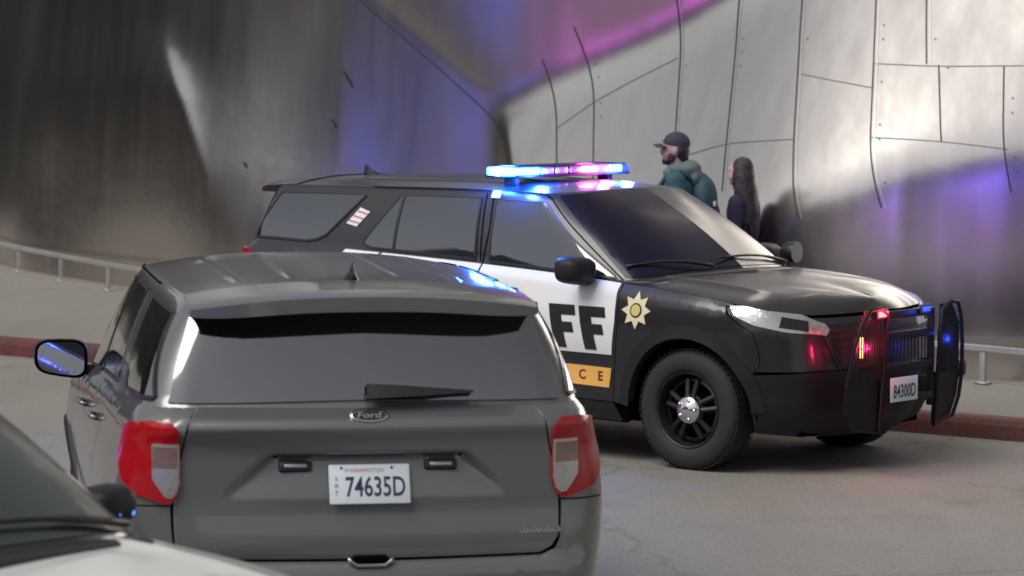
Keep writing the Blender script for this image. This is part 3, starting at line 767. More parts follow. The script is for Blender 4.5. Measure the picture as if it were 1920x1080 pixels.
    for yy in(.275,-.275):
        f=flat('lamp_housing',yy,1.052,.125,.040,M_['trim'],off=.008,bev=.008,th=.012)
        b_=MB(); b_.box((-.007,0,0),(.008,.085,.015),bev=.003); b_.obj('lamp_lens',M_['satin'],f)
    em=MB(); n=28; prof=[]
    V=[];F=[]
    p,nn=nrm(M,-.82,1.243)
    oc=Vector((p.x-.010,0,1.243))
    def ov(a,b_,dx): return [(oc.x+dx+ (b_*math.sin(2*math.pi*k/n))*.9,a*math.cos(2*math.pi*k/n),oc.z+b_*math.sin(2*math.pi*k/n)) for k in range(n)]
    r0,r1,r2=ov(.074,.025,.008),ov(.072,.0235,-.004),ov(.064,.018,-.004)
    em.add(r0+r1+r2,[(i*n+k,i*n+(k+1)%n,(i+1)*n+(k+1)%n,(i+1)*n+k) for i in(0,1) for k in range(n)])
    eo=em.obj('emblem',M_['chrome'],root); 
    e2=MB(); e2.add(ov(.065,.019,-.001),[tuple(range(n))]); e2.obj('emblem_field',M_['ink'],eo)
    V,F=text2d('Ford',.01); mesh('emblem_script',[(oc.x-.006+b_*.03*.9,-(a+.15*b_)*.048,oc.z+b_*.03) for a,b_ in V],F,M_['chrome'],eo,smooth=False)
    la=MB(); pts=[(.0,.085,.712),(-.006,.075,.700),(-.012,.052,.685),(-.012,-.052,.685),(-.006,-.075,.700),(.0,-.085,.712)]
    p,nn=nrm(M,-.82,.70); la.tube([(a+.01,b_,c) for a,b_,c in pts],.007,8); la.obj('latch_handle',M_['satin'],root)
    lc=MB(); lc.box((.018,0,.705),(.03,.13,.03),bev=.008); lc.obj('latch_recess',M_['gap'],root)
    if not police:
        sc=MB()
        for i in range(11):
            q=-.25+.0155*i; h_=.010+.006*((i*5)%3)
            r_=ribbon([(q,.786),(q+.004,.786+h_),(q+.012,.788)],.004,M,.004,(-1,),step=.02); sc.add(r_.V,r_.F)
        sc.obj('script_badge',M_['chrome'],root,fix=False)
    # antenna fin
    fn_=MB(); x0=.62; z0=T(x0,0); V=[];F=[]
    secs=[(0,.075,.032),(.012,.070,.026),(.03,.05,.012),(.05,.03,.006),(.072,.012,.003)]
    n=12
    for k_,(dz,l_,w_) in enumerate(secs):
        for k in range(n):
            a=2*math.pi*k/n; V.append((x0-.02*k_*.8+l_*math.cos(a),w_*math.sin(a),z0-.004+dz))
    for i in range(len(secs)-1):
        for k in range(n): F.append((i*n+k,i*n+(k+1)%n,(i+1)*n+(k+1)%n,(i+1)*n+k))
    F.append(tuple((len(secs)-1)*n+k for k in range(n)))
    fn_.add(V,F); fn_.obj('roof_antenna',M_['trim'] if not police else M_['plast'],root)
    # wheels
    for cx in(RA,FA):
        for s in(1,-1):
            yo=.95
            t=MB(); tr=[(.235,-.24),(.30,-.245),(.345,-.235),(.368,-.215),(.379,-.18),(.381,-.12),(.379,-.055),(.368,-.022),(.345,-.004),(.30,.004),(.262,0),(.245,-.012),(.235,-.03)]
            t.lathe(tr,(cx,s*yo,.381),n=56,sy=s)
            for k in range(56):   # tread blocks
                a=2*math.pi*k/56
                for j,yy in enumerate((-.19,-.12,-.05)):
                    aa=a+j*.03; rot=Matrix.Rotation(-aa,3,'Y')
                    t.box((cx+.380*math.cos(aa),s*(yo+yy),.381+.380*math.sin(aa)),(.005,.055,.030),rot=rot)
            to=t.obj('tyre',M_['rubber'],None,sharp=45,fix=False)
            wr=empty('wheel',(0,0,0)); wr.parent=root; to.parent=wr
            r=MB(); r.lathe([(.243,-.02),(.236,-.008),(.228,-.012),(.222,-.03),(.215,-.10),(.20,-.20)],(cx,s*yo,.381),n=48,sy=s)
            # face disc with windows
            r.lathe([(.205,-.085),(.19,-.070),(.178,-.068)],(cx,s*yo,.381),n=48,sy=s)
            for k in range(5):
                a0=2*math.pi*k/5+.3
                for da in(-.20,.20):
                    p1=(cx+.192*math.cos(a0+da),s*(yo-.070),.381+.192*math.sin(a0+da)); p2=(cx+.085*math.cos(a0+da*1.3),s*(yo-.045),.381+.085*math.sin(a0+da*1.3))
                    r.tube([p1,p2],[.020,.017],8)
            r.lathe([(.10,-.055),(.085,-.035),(.05,-.030),(0,-.030)],(cx,s*yo,.381),n=32,sy=s)
            ro=r.obj('rim',M_['steelblk'],wr,sharp=40,fix=False)
            h=MB(); h.lathe([(.092,-.036),(.088,-.016),(.074,-.004),(.045,.002),(.035,.010),(0,.011)],(cx,s*yo,.381),n=32,sy=s)
            for k in range(5):
                a=2*math.pi*k/5; h.ell((cx+.062*math.cos(a),s*(yo+.0),.381+.062*math.sin(a)),(.013,.010,.013),10,6)
            ho_=h.obj('hub_cap',M_['chrome'],wr)
            d=MB(); d.lathe([(.19,-.15),(0,-.15)],(cx,s*yo,.381),n=32,sy=s); d.obj('brake_disc',M_['gap'],wr)
            # dark well
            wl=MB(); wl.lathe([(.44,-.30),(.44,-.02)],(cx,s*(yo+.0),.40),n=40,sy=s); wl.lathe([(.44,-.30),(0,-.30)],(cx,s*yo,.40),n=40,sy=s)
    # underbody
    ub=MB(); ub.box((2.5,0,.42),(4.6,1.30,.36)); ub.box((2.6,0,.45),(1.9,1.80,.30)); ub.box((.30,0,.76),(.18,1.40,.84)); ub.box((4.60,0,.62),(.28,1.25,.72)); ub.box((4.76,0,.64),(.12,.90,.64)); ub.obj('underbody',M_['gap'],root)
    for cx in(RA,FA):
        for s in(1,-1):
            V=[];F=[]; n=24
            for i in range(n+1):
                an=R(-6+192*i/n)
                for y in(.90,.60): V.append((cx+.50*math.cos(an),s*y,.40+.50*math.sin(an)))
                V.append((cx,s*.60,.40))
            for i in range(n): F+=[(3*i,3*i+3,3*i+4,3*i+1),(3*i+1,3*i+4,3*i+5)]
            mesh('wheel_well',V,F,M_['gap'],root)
    # cowl and wipers at the foot of the windshield
    V=[]; qs=[3.46+.94*i/20 for i in range(21)]; cw=MB()
    for s in(1,-1):
        V=[]
        for q in qs:
            x,y,z=PB(q); V+=[(x-.01,y*s,z+.010),(x+.035,y*s,z+.012),(x+.10,y*s*.99,z+.004),(x+.12,y*s*.99,z-.03)]
        cw.add(V,[(4*i+j,4*i+4+j,4*i+5+j,4*i+1+j) for i in range(20) for j in range(3)])
    cw.obj('cowl',M_['trim'],root)
    for (qa,va,sa),(qb,vb,sb_) in (((3.75,.035,1),(4.25,.10,-1)),((4.15,.03,-1),(3.62,.12,-1))):
        wpts=[]; L=10
        pa=nrm(G,qa,va); pb_=nrm(G,qb,vb); A=Vector((pa[0].x,pa[0].y*sa,pa[0].z)); B_=Vector((pb_[0].x,pb_[0].y*sb_,pb_[0].z))
        up=Vector((.035,0,.045)); wpts=[A+(B_-A)*i/L+up*(.6+.7*math.sin(math.pi*i/L)) for i in range(L+1)]
        wm_=MB(); wm_.tube(wpts,[.012]*4+[.008]*7,6); wm_.obj('front_wiper',M_['trim'],root)
    return root
def shear_poly(pts,q0,z0,w,h,sh): return [(q0+x*w+(1-y)*sh,z0+y*h) for x,y in pts]
BLOCK={'F':[(0,0),(.46,0),(.46,.36),(.86,.36),(.86,.60),(.46,.60),(.46,.76),(1.03,.76),(1.03,1),(0,1)],
'I':[(.22,0),(.72,0),(.72,1),(.22,1)],
'E':[(0,0),(1,0),(1,.2),(.38,.2),(.38,.41),(.85,.41),(.85,.6),(.38,.6),(.38,.8),(1,.8),(1,1),(0,1)],
'H':[(0,0),(.34,0),(.34,.40),(.66,.40),(.66,0),(1,0),(1,1),(.66,1),(.66,.6),(.34,.6),(.34,1),(0,1)],
'S':[(0,.25),(0,0),(1,0),(1,.6),(.36,.6),(.36,.8),(1,.8),(1,1),(0,1),(0,.41),(.64,.41),(.64,.2),(.36,.2),(.36,.25)],
'R':[(0,0),(.34,0),(.34,.36),(.62,0),(1,0),(.72,.38),(1,.45),(1,1),(0,1)]}
def dress_police(root,lamp_power=1.0,livery=(-1,1),spot=(1,)):
    off=.006
    for s in livery:
        for pl in ([(1.17,ZTOP(1.17)-.003),(1.12,1.12),(1.20,.98),(1.44,.97),(1.402,1.10),(1.488,ZTOP(1.488)-.003)],
                   [(1.515,ZTOP(1.515)-.003),(1.415,1.10),(1.455,.98),(1.572,.825),(1.625,.735),(2.408,.70),(2.405,.75),(2.392,ZTOP(2.392)-.003)]+topline(2.3,1.6,-.003),
                   [(2.408,ZTOP(2.408)-.003),(2.423,.75),(2.424,.698),(3.545,.690),(3.578,.90),(3.572,ZTOP(3.572)-.003)]+topline(3.5,2.5,-.003)):
            skin('livery_panel',pl,M,M_['white'],root,step=.025,off=off,depth=.004,sides=(s,),key='lv%g'%pl[0][0])
        # door lettering
        word='SHERIFF'; pitch=.245; w_,h_=.205,.272
        for i,ch in enumerate(word):
            q=3.282-pitch*(len(word)-1-i)
            if s==1: q=3.282-pitch*i
            pts=BLOCK[ch] if s==-1 else [(1-x,y) for x,y in BLOCK[ch]]
            z0=.716+(3.282-q)*.008
            if ch=='I' : pass
            skin('door_letter',shear_poly(pts,q,z0,w_,h_,.055 if s==-1 else -.055),M,M_['ink'],root,step=.02,off=off+.004,depth=.002,sides=(s,),key='L%s%d%d'%(ch,i,s))
        gd=[(2.45,.50),(3.515,.478),(3.537,.603),(2.45,.622)]
        gp_=skin('gold_strip',gd,M,M_['gold'],root,step=.06,off=off,depth=.003,sides=(s,),key='gold')
        for i,ch in enumerate('POLICE'):
            q=3.445-.15*(5-i) if s==-1 else 3.445-.15*i
            t=text_on(ch,M,q,.545+(3.445-q)*.01,.085,.085,off+.003,side=s,bold=.02,dirq=1 if s==-1 else -1)
            mesh('strip_letter',t.V,t.F,M_['redink2'],gp_,smooth=False)
        qc,zc=3.745,.983; st=[]
        for k in range(16):
            a=math.pi*2*k/16; r_=.118 if k%2==0 else .072; st.append((qc+r_*.98*math.sin(a),zc+r_*math.cos(a)))
        so=skin('star_badge',st,M,M_['cream'],root,step=.05,off=off,depth=.003,sides=(s,),key='star')
        for nm,r0,m_,o2 in(('badge_ring',.046,'ink',.003),('badge_seal',.036,'gold2',.0045)):
            skin(nm,[(qc+r0*math.cos(math.pi*2*k/18),zc+r0*math.sin(math.pi*2*k/18)) for k in range(18)],M,M_[m_],so,step=.05,off=off+o2,depth=.001,sides=(s,),key=nm)
        # flag decal
        fl=skin('flag_decal',[(1.09,.40),(1.20,.36),(1.27,.60),(1.16,.66)],G,M_['white'],root,step=.05,off=.005,depth=.002,sides=(s,),key='flag')
        for i in range(3):
            u=.12+.3*i
            r_=ribbon([(1.095+.08*u,.42+.25*u),(1.205+.08*u,.38+.25*u)],.012,G,.0075,(s,)); mesh('flag_stripe',r_.V,r_.F,M_['redink'],fl)
        skin('roof_marker',[(2.39,1.0),(2.48,1.0),(2.47,.90),(2.385,.90)],G,M_['white'],root,step=.05,off=.012,depth=.008,sides=(s,),key='rm')
    # push bumper
    pb=empty('push_bumper'); pb.parent=root
    for s in(1,-1):
        u=MB(); u.box((5.13,s*.28,.70),(.05,.022,.62),bev=.008); u.box((5.08,s*.28,.50),(.14,.02,.16),bev=.006); u.obj('upright',M_['plast2'],pb)
        h=MB(); fr=[(5.19,s*.31,1.00),(5.20,s*.40,1.045),(5.19,s*.50,1.035),(5.17,s*.57,.94),(5.15,s*.62,.78),(5.13,s*.655,.58),(5.11,s*.65,.42),(5.11,s*.58,.30),(5.14,s*.31,.26)]
        h.tube(fr,.013,8,closed=True); h.obj('wing_hoop',M_['plast2'],pb)
        pn=MB(); lo=[(5.13,s*.31,.27),(5.10,s*.57,.31),(5.10,s*.64,.43),(5.12,s*.645,.60),(5.145,s*.31,.60)]
        pn.add(lo+[(x-.012,y,z) for x,y,z in lo],[(0,1,2,3,4),(9,8,7,6,5)]+[(k,(k+1)%5,(k+1)%5+5,k+5) for k in range(5)]); pn.obj('wing_panel',M_['plast2'],pb,smooth=False)
        vb=MB()
        for i in range(12):
            y=.335+.0235*i; zt=1.03-max(0,(y-.50))*1.3; vb.box((5.165-.1*(y-.3),s*y,(.6+zt)/2),(.006,.011,zt-.6))
        for zz in(.70,.80,.90,.98): vb.box((5.155,s*.45,zz),(.005,.29 if zz<.9 else .2,.005))
        vb.obj('wing_mesh',M_['plast2'],pb,smooth=False)
    p_=MB(); p_.box((4.99,.76,.585),(.16,.12,.11),bev=.025); p_.obj('bumper_pad',M_['trim'],pb)
    c=MB()
    for z in(.46,.66,.86,.99): c.box((5.145,0,z),(.03,.56,.05),bev=.008)
    c.obj('crossbar',M_['plast2'],pb)
    gr=MB()
    for i in range(13): gr.box((5.14,-.24+.04*i,.76),(.006,.006,.20))
    gr.obj('mesh_screen',M_['plast2'],pb,smooth=False)
    # front plate
    fp=MB(); fp.box((5.178,-.095,.525),(.008,.305,.152),bev=.003); po=fp.obj('front_number_plate',M_['plate'],root)
    V,F=text2d('84300D',.012); xs=[v[0] for v in V]; ys=[v[1] for v in V]
    kx=.25/(max(xs)-min(xs)); kz=.085/(max(ys)-min(ys)); cx=(max(xs)+min(xs))/2; cy=(max(ys)+min(ys))/2
    mesh('plate_number',[(5.184,-.095+(a-cx)*kx,.515+(b-cy)*kz) for a,b in V],F,M_['navy'],po,smooth=False)
    # grille warning lights
    def glight(nm,c,d,m,pw,col):
        b=MB(); b.box((c[0]-.012,c[1],c[2]),(.02,d[0]+.03,d[1]+.03),bev=.006); o=b.obj(nm,M_['trim'],root)
        l=MB(); l.box(c,(.012,d[0],d[1]),bev=.004); l.obj('glow_strip',M_[m],o)
        if pw*lamp_power>0: plight(nm+'_lamp',(c[0]+.06,c[1],c[2]),pw*lamp_power,col,o,.03)
    glight('grille_light',(5.185,-.35,1.005),(.10,.035),'ered',3,(1,.03,.05))
    glight('grille_light',(5.10,-.46,.80),(.02,.13),'eorange',5,(1,.03,.14))
    glight('grille_light',(5.185,.14,1.01),(.08,.03),'edimb',1,(.03,.08,1))
    glight('grille_light',(5.10,.46,.80),(.02,.10),'edimb',1.6,(.03,.08,1))
    # spot lamp at the windshield base
    for s in spot:
        sp=MB(); sp.lathe([(0,-.07),(.045,-.065),(.068,-.03),(.075,.03),(.072,.05)],(3.60,s*.93,1.26),'X',20); sp.tube([(3.60,s*.90,1.19),(3.58,s*.86,1.14)],.014,8); so=sp.obj('spotlight',M_['trim'],root)
        l=MB(); l.lathe([(.07,.048),(0,.052)],(3.60,s*.93,1.26),'X',20); l.obj('spotlight_lens',M_['headl'],so)
def plight(nm,loc,pw,col,parent,r=.05):
    l=bpy.data.lights.new(nm,'POINT'); l.energy=pw; l.color=col; l.shadow_soft_size=r
    o=bpy.data.objects.new(nm,l); o.location=loc; COL.objects.link(o); o.parent=parent; return o
def light_bar(car_loc,yaw):
    """roof light bar, a thing bolted to the roof of the car"""
    return None
def build_lightbar(root,on=1.0):
    x0,z0=2.33,1.802
    lb=empty('light_bar'); lb.parent=root
    b=MB(); b.box((x0,0,z0-.027),(.27,1.22,.02),bev=.008); b.box((x0,0,z0+.034),(.25,1.16,.012),bev=.005)
    for s in(1,-1): b.box((x0,s*.50,z0-.060),(.10,.05,.07),bev=.01)
    bo=b.obj('bar_housing',M_['plast2'],lb)
    def mod(x,y,dx,dy,m,nm='light_module',hz=.052):
        q=MB(); q.box((x,y,z0+.004),(dx,dy,hz),bev=.010); q.obj(nm,M_[m],lb)
    # near end (right side of car): lit blue
    mod(x0,-.575,.24,.095,'eblue'); mod(x0+.10,-.44,.055,.16,'eblue'); mod(x0-.10,-.44,.055,.16,'eblue'); mod(x0-.03,-.61,.05,.045,'ewhite',hz=.056)
    for y in(-.27,-.12,.03): mod(x0+.10,y,.05,.13,'clear'); mod(x0-.10,y,.05,.13,'clear')
    mod(x0+.10,.19,.055,.15,'epink'); mod(x0-.10,.19,.05,.15,'ered'); mod(x0+.10,.34,.055,.11,'ered'); mod(x0-.10,.34,.05,.11,'clear')
    mod(x0+.10,.47,.055,.12,'eblue'); mod(x0-.10,.47,.05,.12,'edimb'); mod(x0,.575,.24,.09,'edimb')
    if on>0:
        plight('blue_lamp',(x0,-.66,z0+.01),60*on,(.02,.16,1),lb,.05)
        plight('blue_lamp',(x0-.05,-.5,z0+.09),40*on,(.03,.12,1),lb,.06)
        plight('blue_lamp',(x0+.20,-.45,z0-.02),45*on,(.02,.16,1),lb,.04)
        plight('blue_lamp',(x0+.28,-.74,z0-.05),26*on,(.03,.14,1),lb,.04)
        plight('purple_lamp',(x0+.42,-.05,z0-.01),7*on,(.45,.06,1),lb,.04)
        plight('red_lamp',(x0+.20,.26,z0-.01),9*on,(1,.03,.15),lb,.04)
        plight('purple_lamp',(x0,.30,z0+.09),5*on,(.75,.10,.9),lb,.06)
        plight('blue_lamp',(x0+.20,.50,z0-.01),30*on,(.03,.08,1),lb,.04)
    return lb
def remesh(mb,voxel,name,mats,parent,smooth_it=6,sub=0):
    o=mesh('tmp',mb.V,mb.F,mats,None,True)
    bm=bmesh.new(); bm.from_mesh(o.data); bmesh.ops.recalc_face_normals(bm,faces=bm.faces[:]); bm.to_mesh(o.data); bm.free()
    m=o.modifiers.new('r','REMESH'); m.mode='VOXEL'; m.voxel_size=voxel; m.use_smooth_shade=True
    if smooth_it:
        s=o.modifiers.new('s','SMOOTH'); s.iterations=smooth_it; s.factor=.5
    dg=bpy.context.evaluated_depsgraph_get(); dg.update()
    me=bpy.data.meshes.new_from_object(o.evaluated_get(dg)); me.name=name
    bpy.data.objects.remove(o)
    me.materials.clear()
    for k in (mats if isinstance(mats,(list,tuple)) else [mats]): me.materials.append(k)
    me.polygons.foreach_set('use_smooth',[True]*len(me.polygons))
    r=bpy.data.objects.new(name,me); COL.objects.link(r); r.parent=parent; return r
def body_prims(h=1.75,slim=1.0,step=.0,arms='down',face=1):
    """a figure facing +x; returns MB of overlapping solids"""
    k=h/1.75; b=MB()
    def E(c,r,rot=None,n=20,m=14): b.ell([a*k for a in c],[a*k for a in r],n,m,rot)
    def Tb(p,r): b.tube([[a*k for a in q] for q in p],[a*k for a in r],14); [b.ell([a*k for a in q],[rr*k]*3,14,8) for q,rr in((p[0],r[0]),(p[-1],r[-1]))]
    s=slim
    # head
    E((.0,0,1.645),(.098,.076,.105)); E((.035,0,1.60),(.066,.062,.085)); E((.052,0,1.555),(.048,.045,.035)); E((.078,0,1.542),(.022,.022,.018))
    E((.088,0,1.66),(.022,.045,.018)); E((.100,0,1.612),(.024,.013,.022)); E((.088,0,1.635),(.016,.010,.030))
    E((.092,0,1.580),(.014,.024,.007)); E((.088,0,1.568),(.015,.022,.008))
    for y in(1,-1): E((.0,y*.078,1.615),(.022,.010,.032)); E((.075,y*.032,1.632),(.014,.015,.009)); E((.06,y*.045,1.595),(.03,.02,.028))
    Tb([(-.012,0,1.40),(-.008,0,1.56)],[.060*s,.052*s])
    # trunk
    E((-.01,0,1.30),(.115*s,.185*s,.15)); E((0,0,1.16),(.11*s,.155*s,.16)); E((0,0,1.02),(.105*s,.15*s,.12)); E((-.01,0,.93),(.115*s,.165*s,.12)); E((-.01,0,1.405),(.075,.15*s,.05))
    for y in(1,-1):
        g=step*y
        Tb([(0,y*.09,.90),(.03+g*.5,y*.095,.50),(-.02+g*.9,y*.10,.09)],[.085*s,.056*s,.038*s])
        E((.05+g*.95,y*.105,.045),(.125,.045,.04)); E((-.04+g*.9,y*.095,.19),(.045,.045,.16)) if False else None
        # arm
        sh=(-.01,y*.185*s,1.40); 
        el=(-.03-g*.25,y*.225*s,1.13); wr=(.10-g*.4,y*.215*s,.90)
        Tb([sh,el,wr],[.055*s,.042*s,.028*s])
        hp=Vector(wr)+Vector((.02,0,-.04)); E(tuple(hp+Vector((.01,0,-.02))),(.022,.040,.045)) if False else E(tuple(hp+Vector((.008,0,-.015))),(.038,.017,.050))
        for fi,(dx,ln) in enumerate(((.028,.070),(.010,.080),(-.010,.074),(-.027,.058))):
            a=hp+Vector((dx*.9,0,-.05)); c=a+Vector((.006+dx*.15,-y*.006,-ln*.5)); e=c+Vector((-.004,-y*.014,-ln*.45))
            b.tube([x*k for x in (a,c,e)],[.0085*k,.008*k,.0068*k],8); b.ell(tuple(e*k),(.0068*k,)*3,8,6)
        a=hp+Vector((.030,-y*.006,-.005)); c=a+Vector((.022,-y*.010,-.025)); e=c+Vector((.006,-y*.006,-.026))
        b.tube([x*k for x in (a,c,e)],[.011*k,.0095*k,.008*k],8)
    return b
def build_people():
    skinm=mat('skin',(.42,.26,.20),.5,var=.05,vscale=20); skin2=mat('skin_pale',(.50,.31,.26),.5)
    beard=mat('dark_hair',(.018,.013,.011),.6,bump=.4,bscale=120); hair=mat('long_hair',(.022,.011,.010),.4,bump=1,bscale=90)
    jk=mat('teal_jacket',(.030,.085,.088),.8,bump=.3,bscale=40,var=.15,vscale=6); hood=mat('grey_green_hood',(.11,.145,.135),.9,bump=.3,bscale=60)
    capm=mat('dark_cap',(.035,.035,.045),.8,bump=.3,bscale=150); tro=mat('dark_trousers',(.03,.03,.035),.85,bump=.2,bscale=40)
    navy=mat('navy_top',(.022,.018,.045),.85,bump=.3,bscale=30); shoe=mat('shoe',(.05,.05,.05),.6)
    def Lk(k): return lambda b,c,r,n=20,m=14,rot=None: b.ell([a*k for a in c],[a*k for a in r],n,m,rot)
    # ---- man
    k=1.78/1.75; L=Lk(k)
    man=empty('person',(MANP[0],MANP[1],.20),R(172)); tag(man,'man in a dark cap and teal hooded jacket walking left past the wall','person')
    remesh(body_prims(1.78,1.05,.10),.011,'body',skinm,man,3)
    c=MB(); L(c,(-.006,0,1.675),(.104,.083,.092)); 
    bm=remesh(c,.008,'cap',capm,man,3)
    bm2=bmesh.new(); bm2.from_mesh(bm.data); bmesh.ops.bisect_plane(bm2,geom=bm2.verts[:]+bm2.edges[:]+bm2.faces[:],plane_co=(0,0,1.662*k),plane_no=(.10,0,-1),clear_outer=True); bm2.to_mesh(bm.data); bm2.free()
    v=MB(); V=[];F=[]
    for i in range(9):
        a=R(-62+124*i/8)
        for (r0,dz) in((.085,0),(.125,.004),(.165,-.004)):
            rr=r0 if r0<.09 else .085+(r0-.085)*math.cos(a*.9)
            for t_ in(.004,-.004): V.append(((rr*math.cos(a*.75))*1.03*k,rr*math.sin(a*.75)*k,(1.668+dz+t_-.03*math.sin(a)**2)*k))
    for i in range(8):
        for j in range(2):
            a0=i*6+j*2; a1=(i+1)*6+j*2; F+=[(a0,a1,a1+2,a0+2),(a0+1,a0+3,a1+3,a1+1)]
        F+=[(i*6+4,(i+1)*6+4,(i+1)*6+5,i*6+5)]
    v.add(V,F); v.obj('cap_brim',capm,bm)
    e=MB(); e.box((.098*k,0,1.70*k),(.006,.03,.028),rot=Matrix.Rotation(R(-25),3,'Y')); e.obj('cap_patch',mat('cap_patch',(.4,.4,.42),.7),bm)
    h=MB(); L(h,(-.035,0,1.625),(.070,.081,.075)); L(h,(-.055,0,1.575),(.045,.062,.045)); remesh(h,.008,'hair',beard,man,3)
    bd=MB(); L(bd,(.055,0,1.545),(.050,.050,.033)); L(bd,(.080,0,1.538),(.026,.030,.024)); L(bd,(.098,0,1.592),(.010,.026,.007))
    for y in(1,-1): L(bd,(.028,y*.060,1.572),(.030,.012,.040))
    remesh(bd,.006,'beard',beard,man,2)
    j=MB(); s=1.09
    L(j,(-.015,0,1.30),(.145,.215,.165)); L(j,(-.01,0,1.15),(.14,.19,.18)); L(j,(-.01,0,.98),(.14,.185,.13)); L(j,(-.02,0,1.405),(.09,.185,.06))
    for y in(1,-1):
        g=.10*y; j.tube([Vector(p)*k for p in ((-.015,y*.20,1.40),(-.03-g*.25,y*.245,1.13),(.09-g*.4,y*.235,.93))],[.078,.062,.048],14); L(j,(-.015,y*.20,1.40),(.078,.078,.078))
    remesh(j,.012,'jacket',jk,man,4)
    hd=MB(); L(hd,(-.105,0,1.485),(.090,.125,.070)); L(hd,(-.03,0,1.485),(.100,.105,.050)); L(hd,(.045,0,1.455),(.055,.080,.035)); L(hd,(-.15,0,1.42),(.06,.12,.08))
    remesh(hd,.010,'hood',hood,man,4)
    t=MB()
    for y in(1,-1):
        g=.10*y; t.tube([Vector(p)*k for p in ((0,y*.09,.93),(.03+g*.5,y*.095,.50),(-.02+g*.9,y*.10,.07))],[.105,.078,.062],14)
    L(t,(-.01,0,.92),(.13,.175,.12)); remesh(t,.014,'trousers',tro,man,4)
    for y in(1,-1):
        f=MB(); g=.10*y; L(f,(.05+g*.95,y*.105,.045),(.14,.052,.047)); f.obj('shoe',shoe,man)
    bp_=MB(); L(bp_,(-.215,0,1.25),(.105,.165,.19)); L(bp_,(-.20,0,1.12),(.12,.17,.14)); L(bp_,(-.29,0,1.14),(.05,.12,.10)); L(bp_,(-.20,0,1.40),(.05,.09,.06))
    bk=remesh(bp_,.011,'backpack',mat('teal_canvas',(.022,.060,.068),.75,bump=.4,bscale=50),None,5)
    bk.location=man.location; bk.rotation_euler=man.rotation_euler; tag(bk,'dark teal backpack on the back of the man in the cap','backpack')
    for y in(1,-1):
        st=MB(); st.tube([Vector(p)*k for p in ((-.14,y*.10,1.40),(-.05,y*.125,1.475),(.06,y*.13,1.44),(.135,y*.13,1.32),(.13,y*.14,1.18),(.03,y*.17,1.06),(-.10,y*.16,1.02))],.016,8); st.obj('strap',jk,bk)
    lg_=MB(); lg_.box(Vector((-.305,.10,1.23))*k,(.02,.05,.04),bev=.005); lg_.obj('patch',mat('pale_patch',(.5,.5,.5),.7),bk)
    # ---- woman
    k=1.60/1.75; L=Lk(k)
    wo=empty('person',(WOMP[0],WOMP[1],.18),R(160)); tag(wo,'woman with long dark hair in a dark navy top behind the capped man','person')
    remesh(body_prims(1.60,.88,-.10),.010,'body',skin2,wo,3)
    h=MB(); L(h,(-.022,0,1.665),(.100,.090,.105)); L(h,(-.055,0,1.58),(.080,.098,.13)); L(h,(-.085,0,1.45),(.070,.110,.17)); L(h,(-.11,0,1.30),(.062,.115,.18)); L(h,(-.12,0,1.18),(.05,.10,.15))
    for y in(1,-1): L(h,(.012,y*.080,1.58),(.040,.022,.12)); L(h,(-.02,y*.095,1.44),(.05,.03,.15))
    rnd=random.Random(5)
    for i in range(46):
        a=R(70+220*rnd.random()); x=math.cos(a)*.085; y=math.sin(a)*.10
        h.tube([Vector((x*.6-.02,y*.7,1.70))*k,Vector((x-.03,y,1.60))*k,Vector((x-.06,y*1.12,1.42))*k,Vector((x*.8-.09,y*1.15+rnd.uniform(-.02,.02),1.12+.12*rnd.random()))*k],[.012,.014,.013,.004],6)
    remesh(h,.0075,'hair',hair,wo,2)
    j=MB(); L(j,(-.01,0,1.29),(.125,.178,.16)); L(j,(0,0,1.13),(.12,.155,.17)); L(j,(0,0,.97),(.13,.165,.14)); L(j,(-.012,0,1.395),(.08,.15,.055))
    for y in(1,-1):
        g=-.10*y; j.tube([Vector(p)*k for p in ((-.01,y*.165,1.39),(-.03-g*.25,y*.205,1.13),(.09-g*.4,y*.195,.92))],[.066,.052,.04],14); L(j,(-.01,y*.165,1.39),(.066,.066,.066))
    remesh(j,.012,'top',navy,wo,4)
    t=MB()
    for y in(1,-1):
        g=-.10*y; t.tube([Vector(p)*k for p in ((0,y*.085,.93),(.03+g*.5,y*.09,.50),(-.02+g*.9,y*.095,.07))],[.095,.066,.05],14)
    L(t,(-.01,0,.92),(.12,.165,.12)); remesh(t,.014,'trousers',tro,wo,4)
    for y in(1,-1):
        f=MB(); g=-.10*y; L(f,(.05+g*.95,y*.10,.045),(.125,.045,.042)); f.obj('shoe',shoe,wo)
CAR3=((-4.40,11.24,0),-.72)
M_['redink2']=mat('dark_red_ink',(.10,.012,.012),.5); M_['gold2']=mat('seal_gold',(.62,.50,.20),.4); M_['eglint']=glow('mirror_glint_glow',(.06,.20,1),2.2); M_['plast2']=mat('powder_coated_steel',(.008,.008,.010),.5,0,0,spec=.25)
PUR,BLU=110,19
car1=build_suv('parked_suv','dark grey metallic SUV seen from behind with plate 74635D and red tail lamps',None,(-.518,11.837,0),1.745,'grey',False,pitch=.016)
car2=build_suv('police_suv','black and white police SUV with roof light bar lit blue and red, before the wall','police cars',(-1.472,23.187,0),-.696,'black',True)
dress_police(car2,1.0); build_lightbar(car2,1.0)
car3=build_suv('police_suv','white police SUV nearest the camera, cut off by the lower left corner','police cars',CAR3[0],CAR3[1],'whitep',True,roof_paint='black')
dress_police(car3,0,livery=(),spot=()); build_lightbar(car3,.25)  # this bar is out of view, lit to add blue on hood and windshield
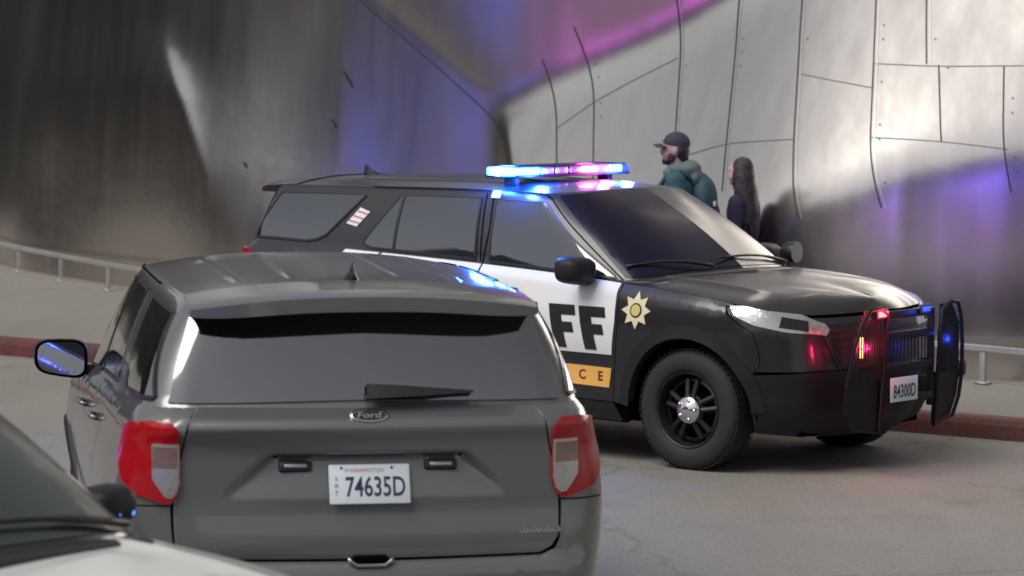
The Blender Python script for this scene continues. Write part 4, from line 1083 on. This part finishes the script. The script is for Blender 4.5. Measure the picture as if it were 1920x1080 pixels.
car4=build_suv('police_suv','added black police SUV out of view that tints the wall purple','police cars',(-15.6,26.2,0),-.5,'black',True)
dress_police(car4,0,livery=(),spot=()); build_lightbar(car4,0)
for nm,p,pw,c in(('purple_lamp',(2.33,-.62,1.95),PUR,(.70,.12,1)),('purple_lamp',(2.33,.4,1.97),PUR*.6,(.85,.15,.75))): plight(nm,p,pw,c,car4,.12)  # lamps added out of view to put purple into the wall's reflections
car5=build_suv('police_suv','added black police SUV out of view that tints the wall blue','police cars',(-19,30.4,0),-.35,'black',True)
dress_police(car5,0,livery=(),spot=()); build_lightbar(car5,0); plight('blue_lamp',(2.33,-.3,1.95),BLU,(.03,.14,1),car5,.12)  # unseen lamp added for the blue glow on the wall
for m_ in [c for c in car3.children if c.name.startswith('side_mirror')]:
    s_=1 if sum(v.co.y for v in m_.data.vertices)>0 else -1; m_.scale=(.74,.74,.74); m_.location=(3.3*.26,s_*.95*.26,1.13*.26)
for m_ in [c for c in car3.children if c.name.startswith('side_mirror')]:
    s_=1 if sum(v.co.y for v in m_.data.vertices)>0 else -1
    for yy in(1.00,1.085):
        q=MB(); q.box((3.30+.088-.1*(yy-1.035),s_*yy,1.19),(.02,.055,.018),bev=.004); q.obj('glow_strip',M_['eglint'],m_)  # glowing strips added to make the blue glints at the mirror
[c for c in car3.children if c.name.startswith('windshield')][0].data.materials[0]=M_['wsg3']
MANP=(1.25,24.55); WOMP=(1.77,24.85)
build_people()
block('added_office_block','added dark office block out of view that darkens the wall reflections',(-38,4,0),(26,14,11),R(90),(.06,.055,.05),4,8)  # unseen blocks from here on, added to darken what metal and glass reflect
block('added_shop_block','added low dark shop block out of view that darkens the wall reflections',(-39,27,0),(18,14,6),R(90),(.055,.05,.05),1,10)
block('added_brick_block','added dark brick block behind the camera, out of view, that darkens reflections',(8,-58,0),(90,14,9.5),R(3),(.07,.05,.045),3,18)
block('added_stone_block','added dark stone block out of view that darkens the left of the wall',(-38,70,0),(62,16,11.5),R(75),(.05,.048,.045),7,14)
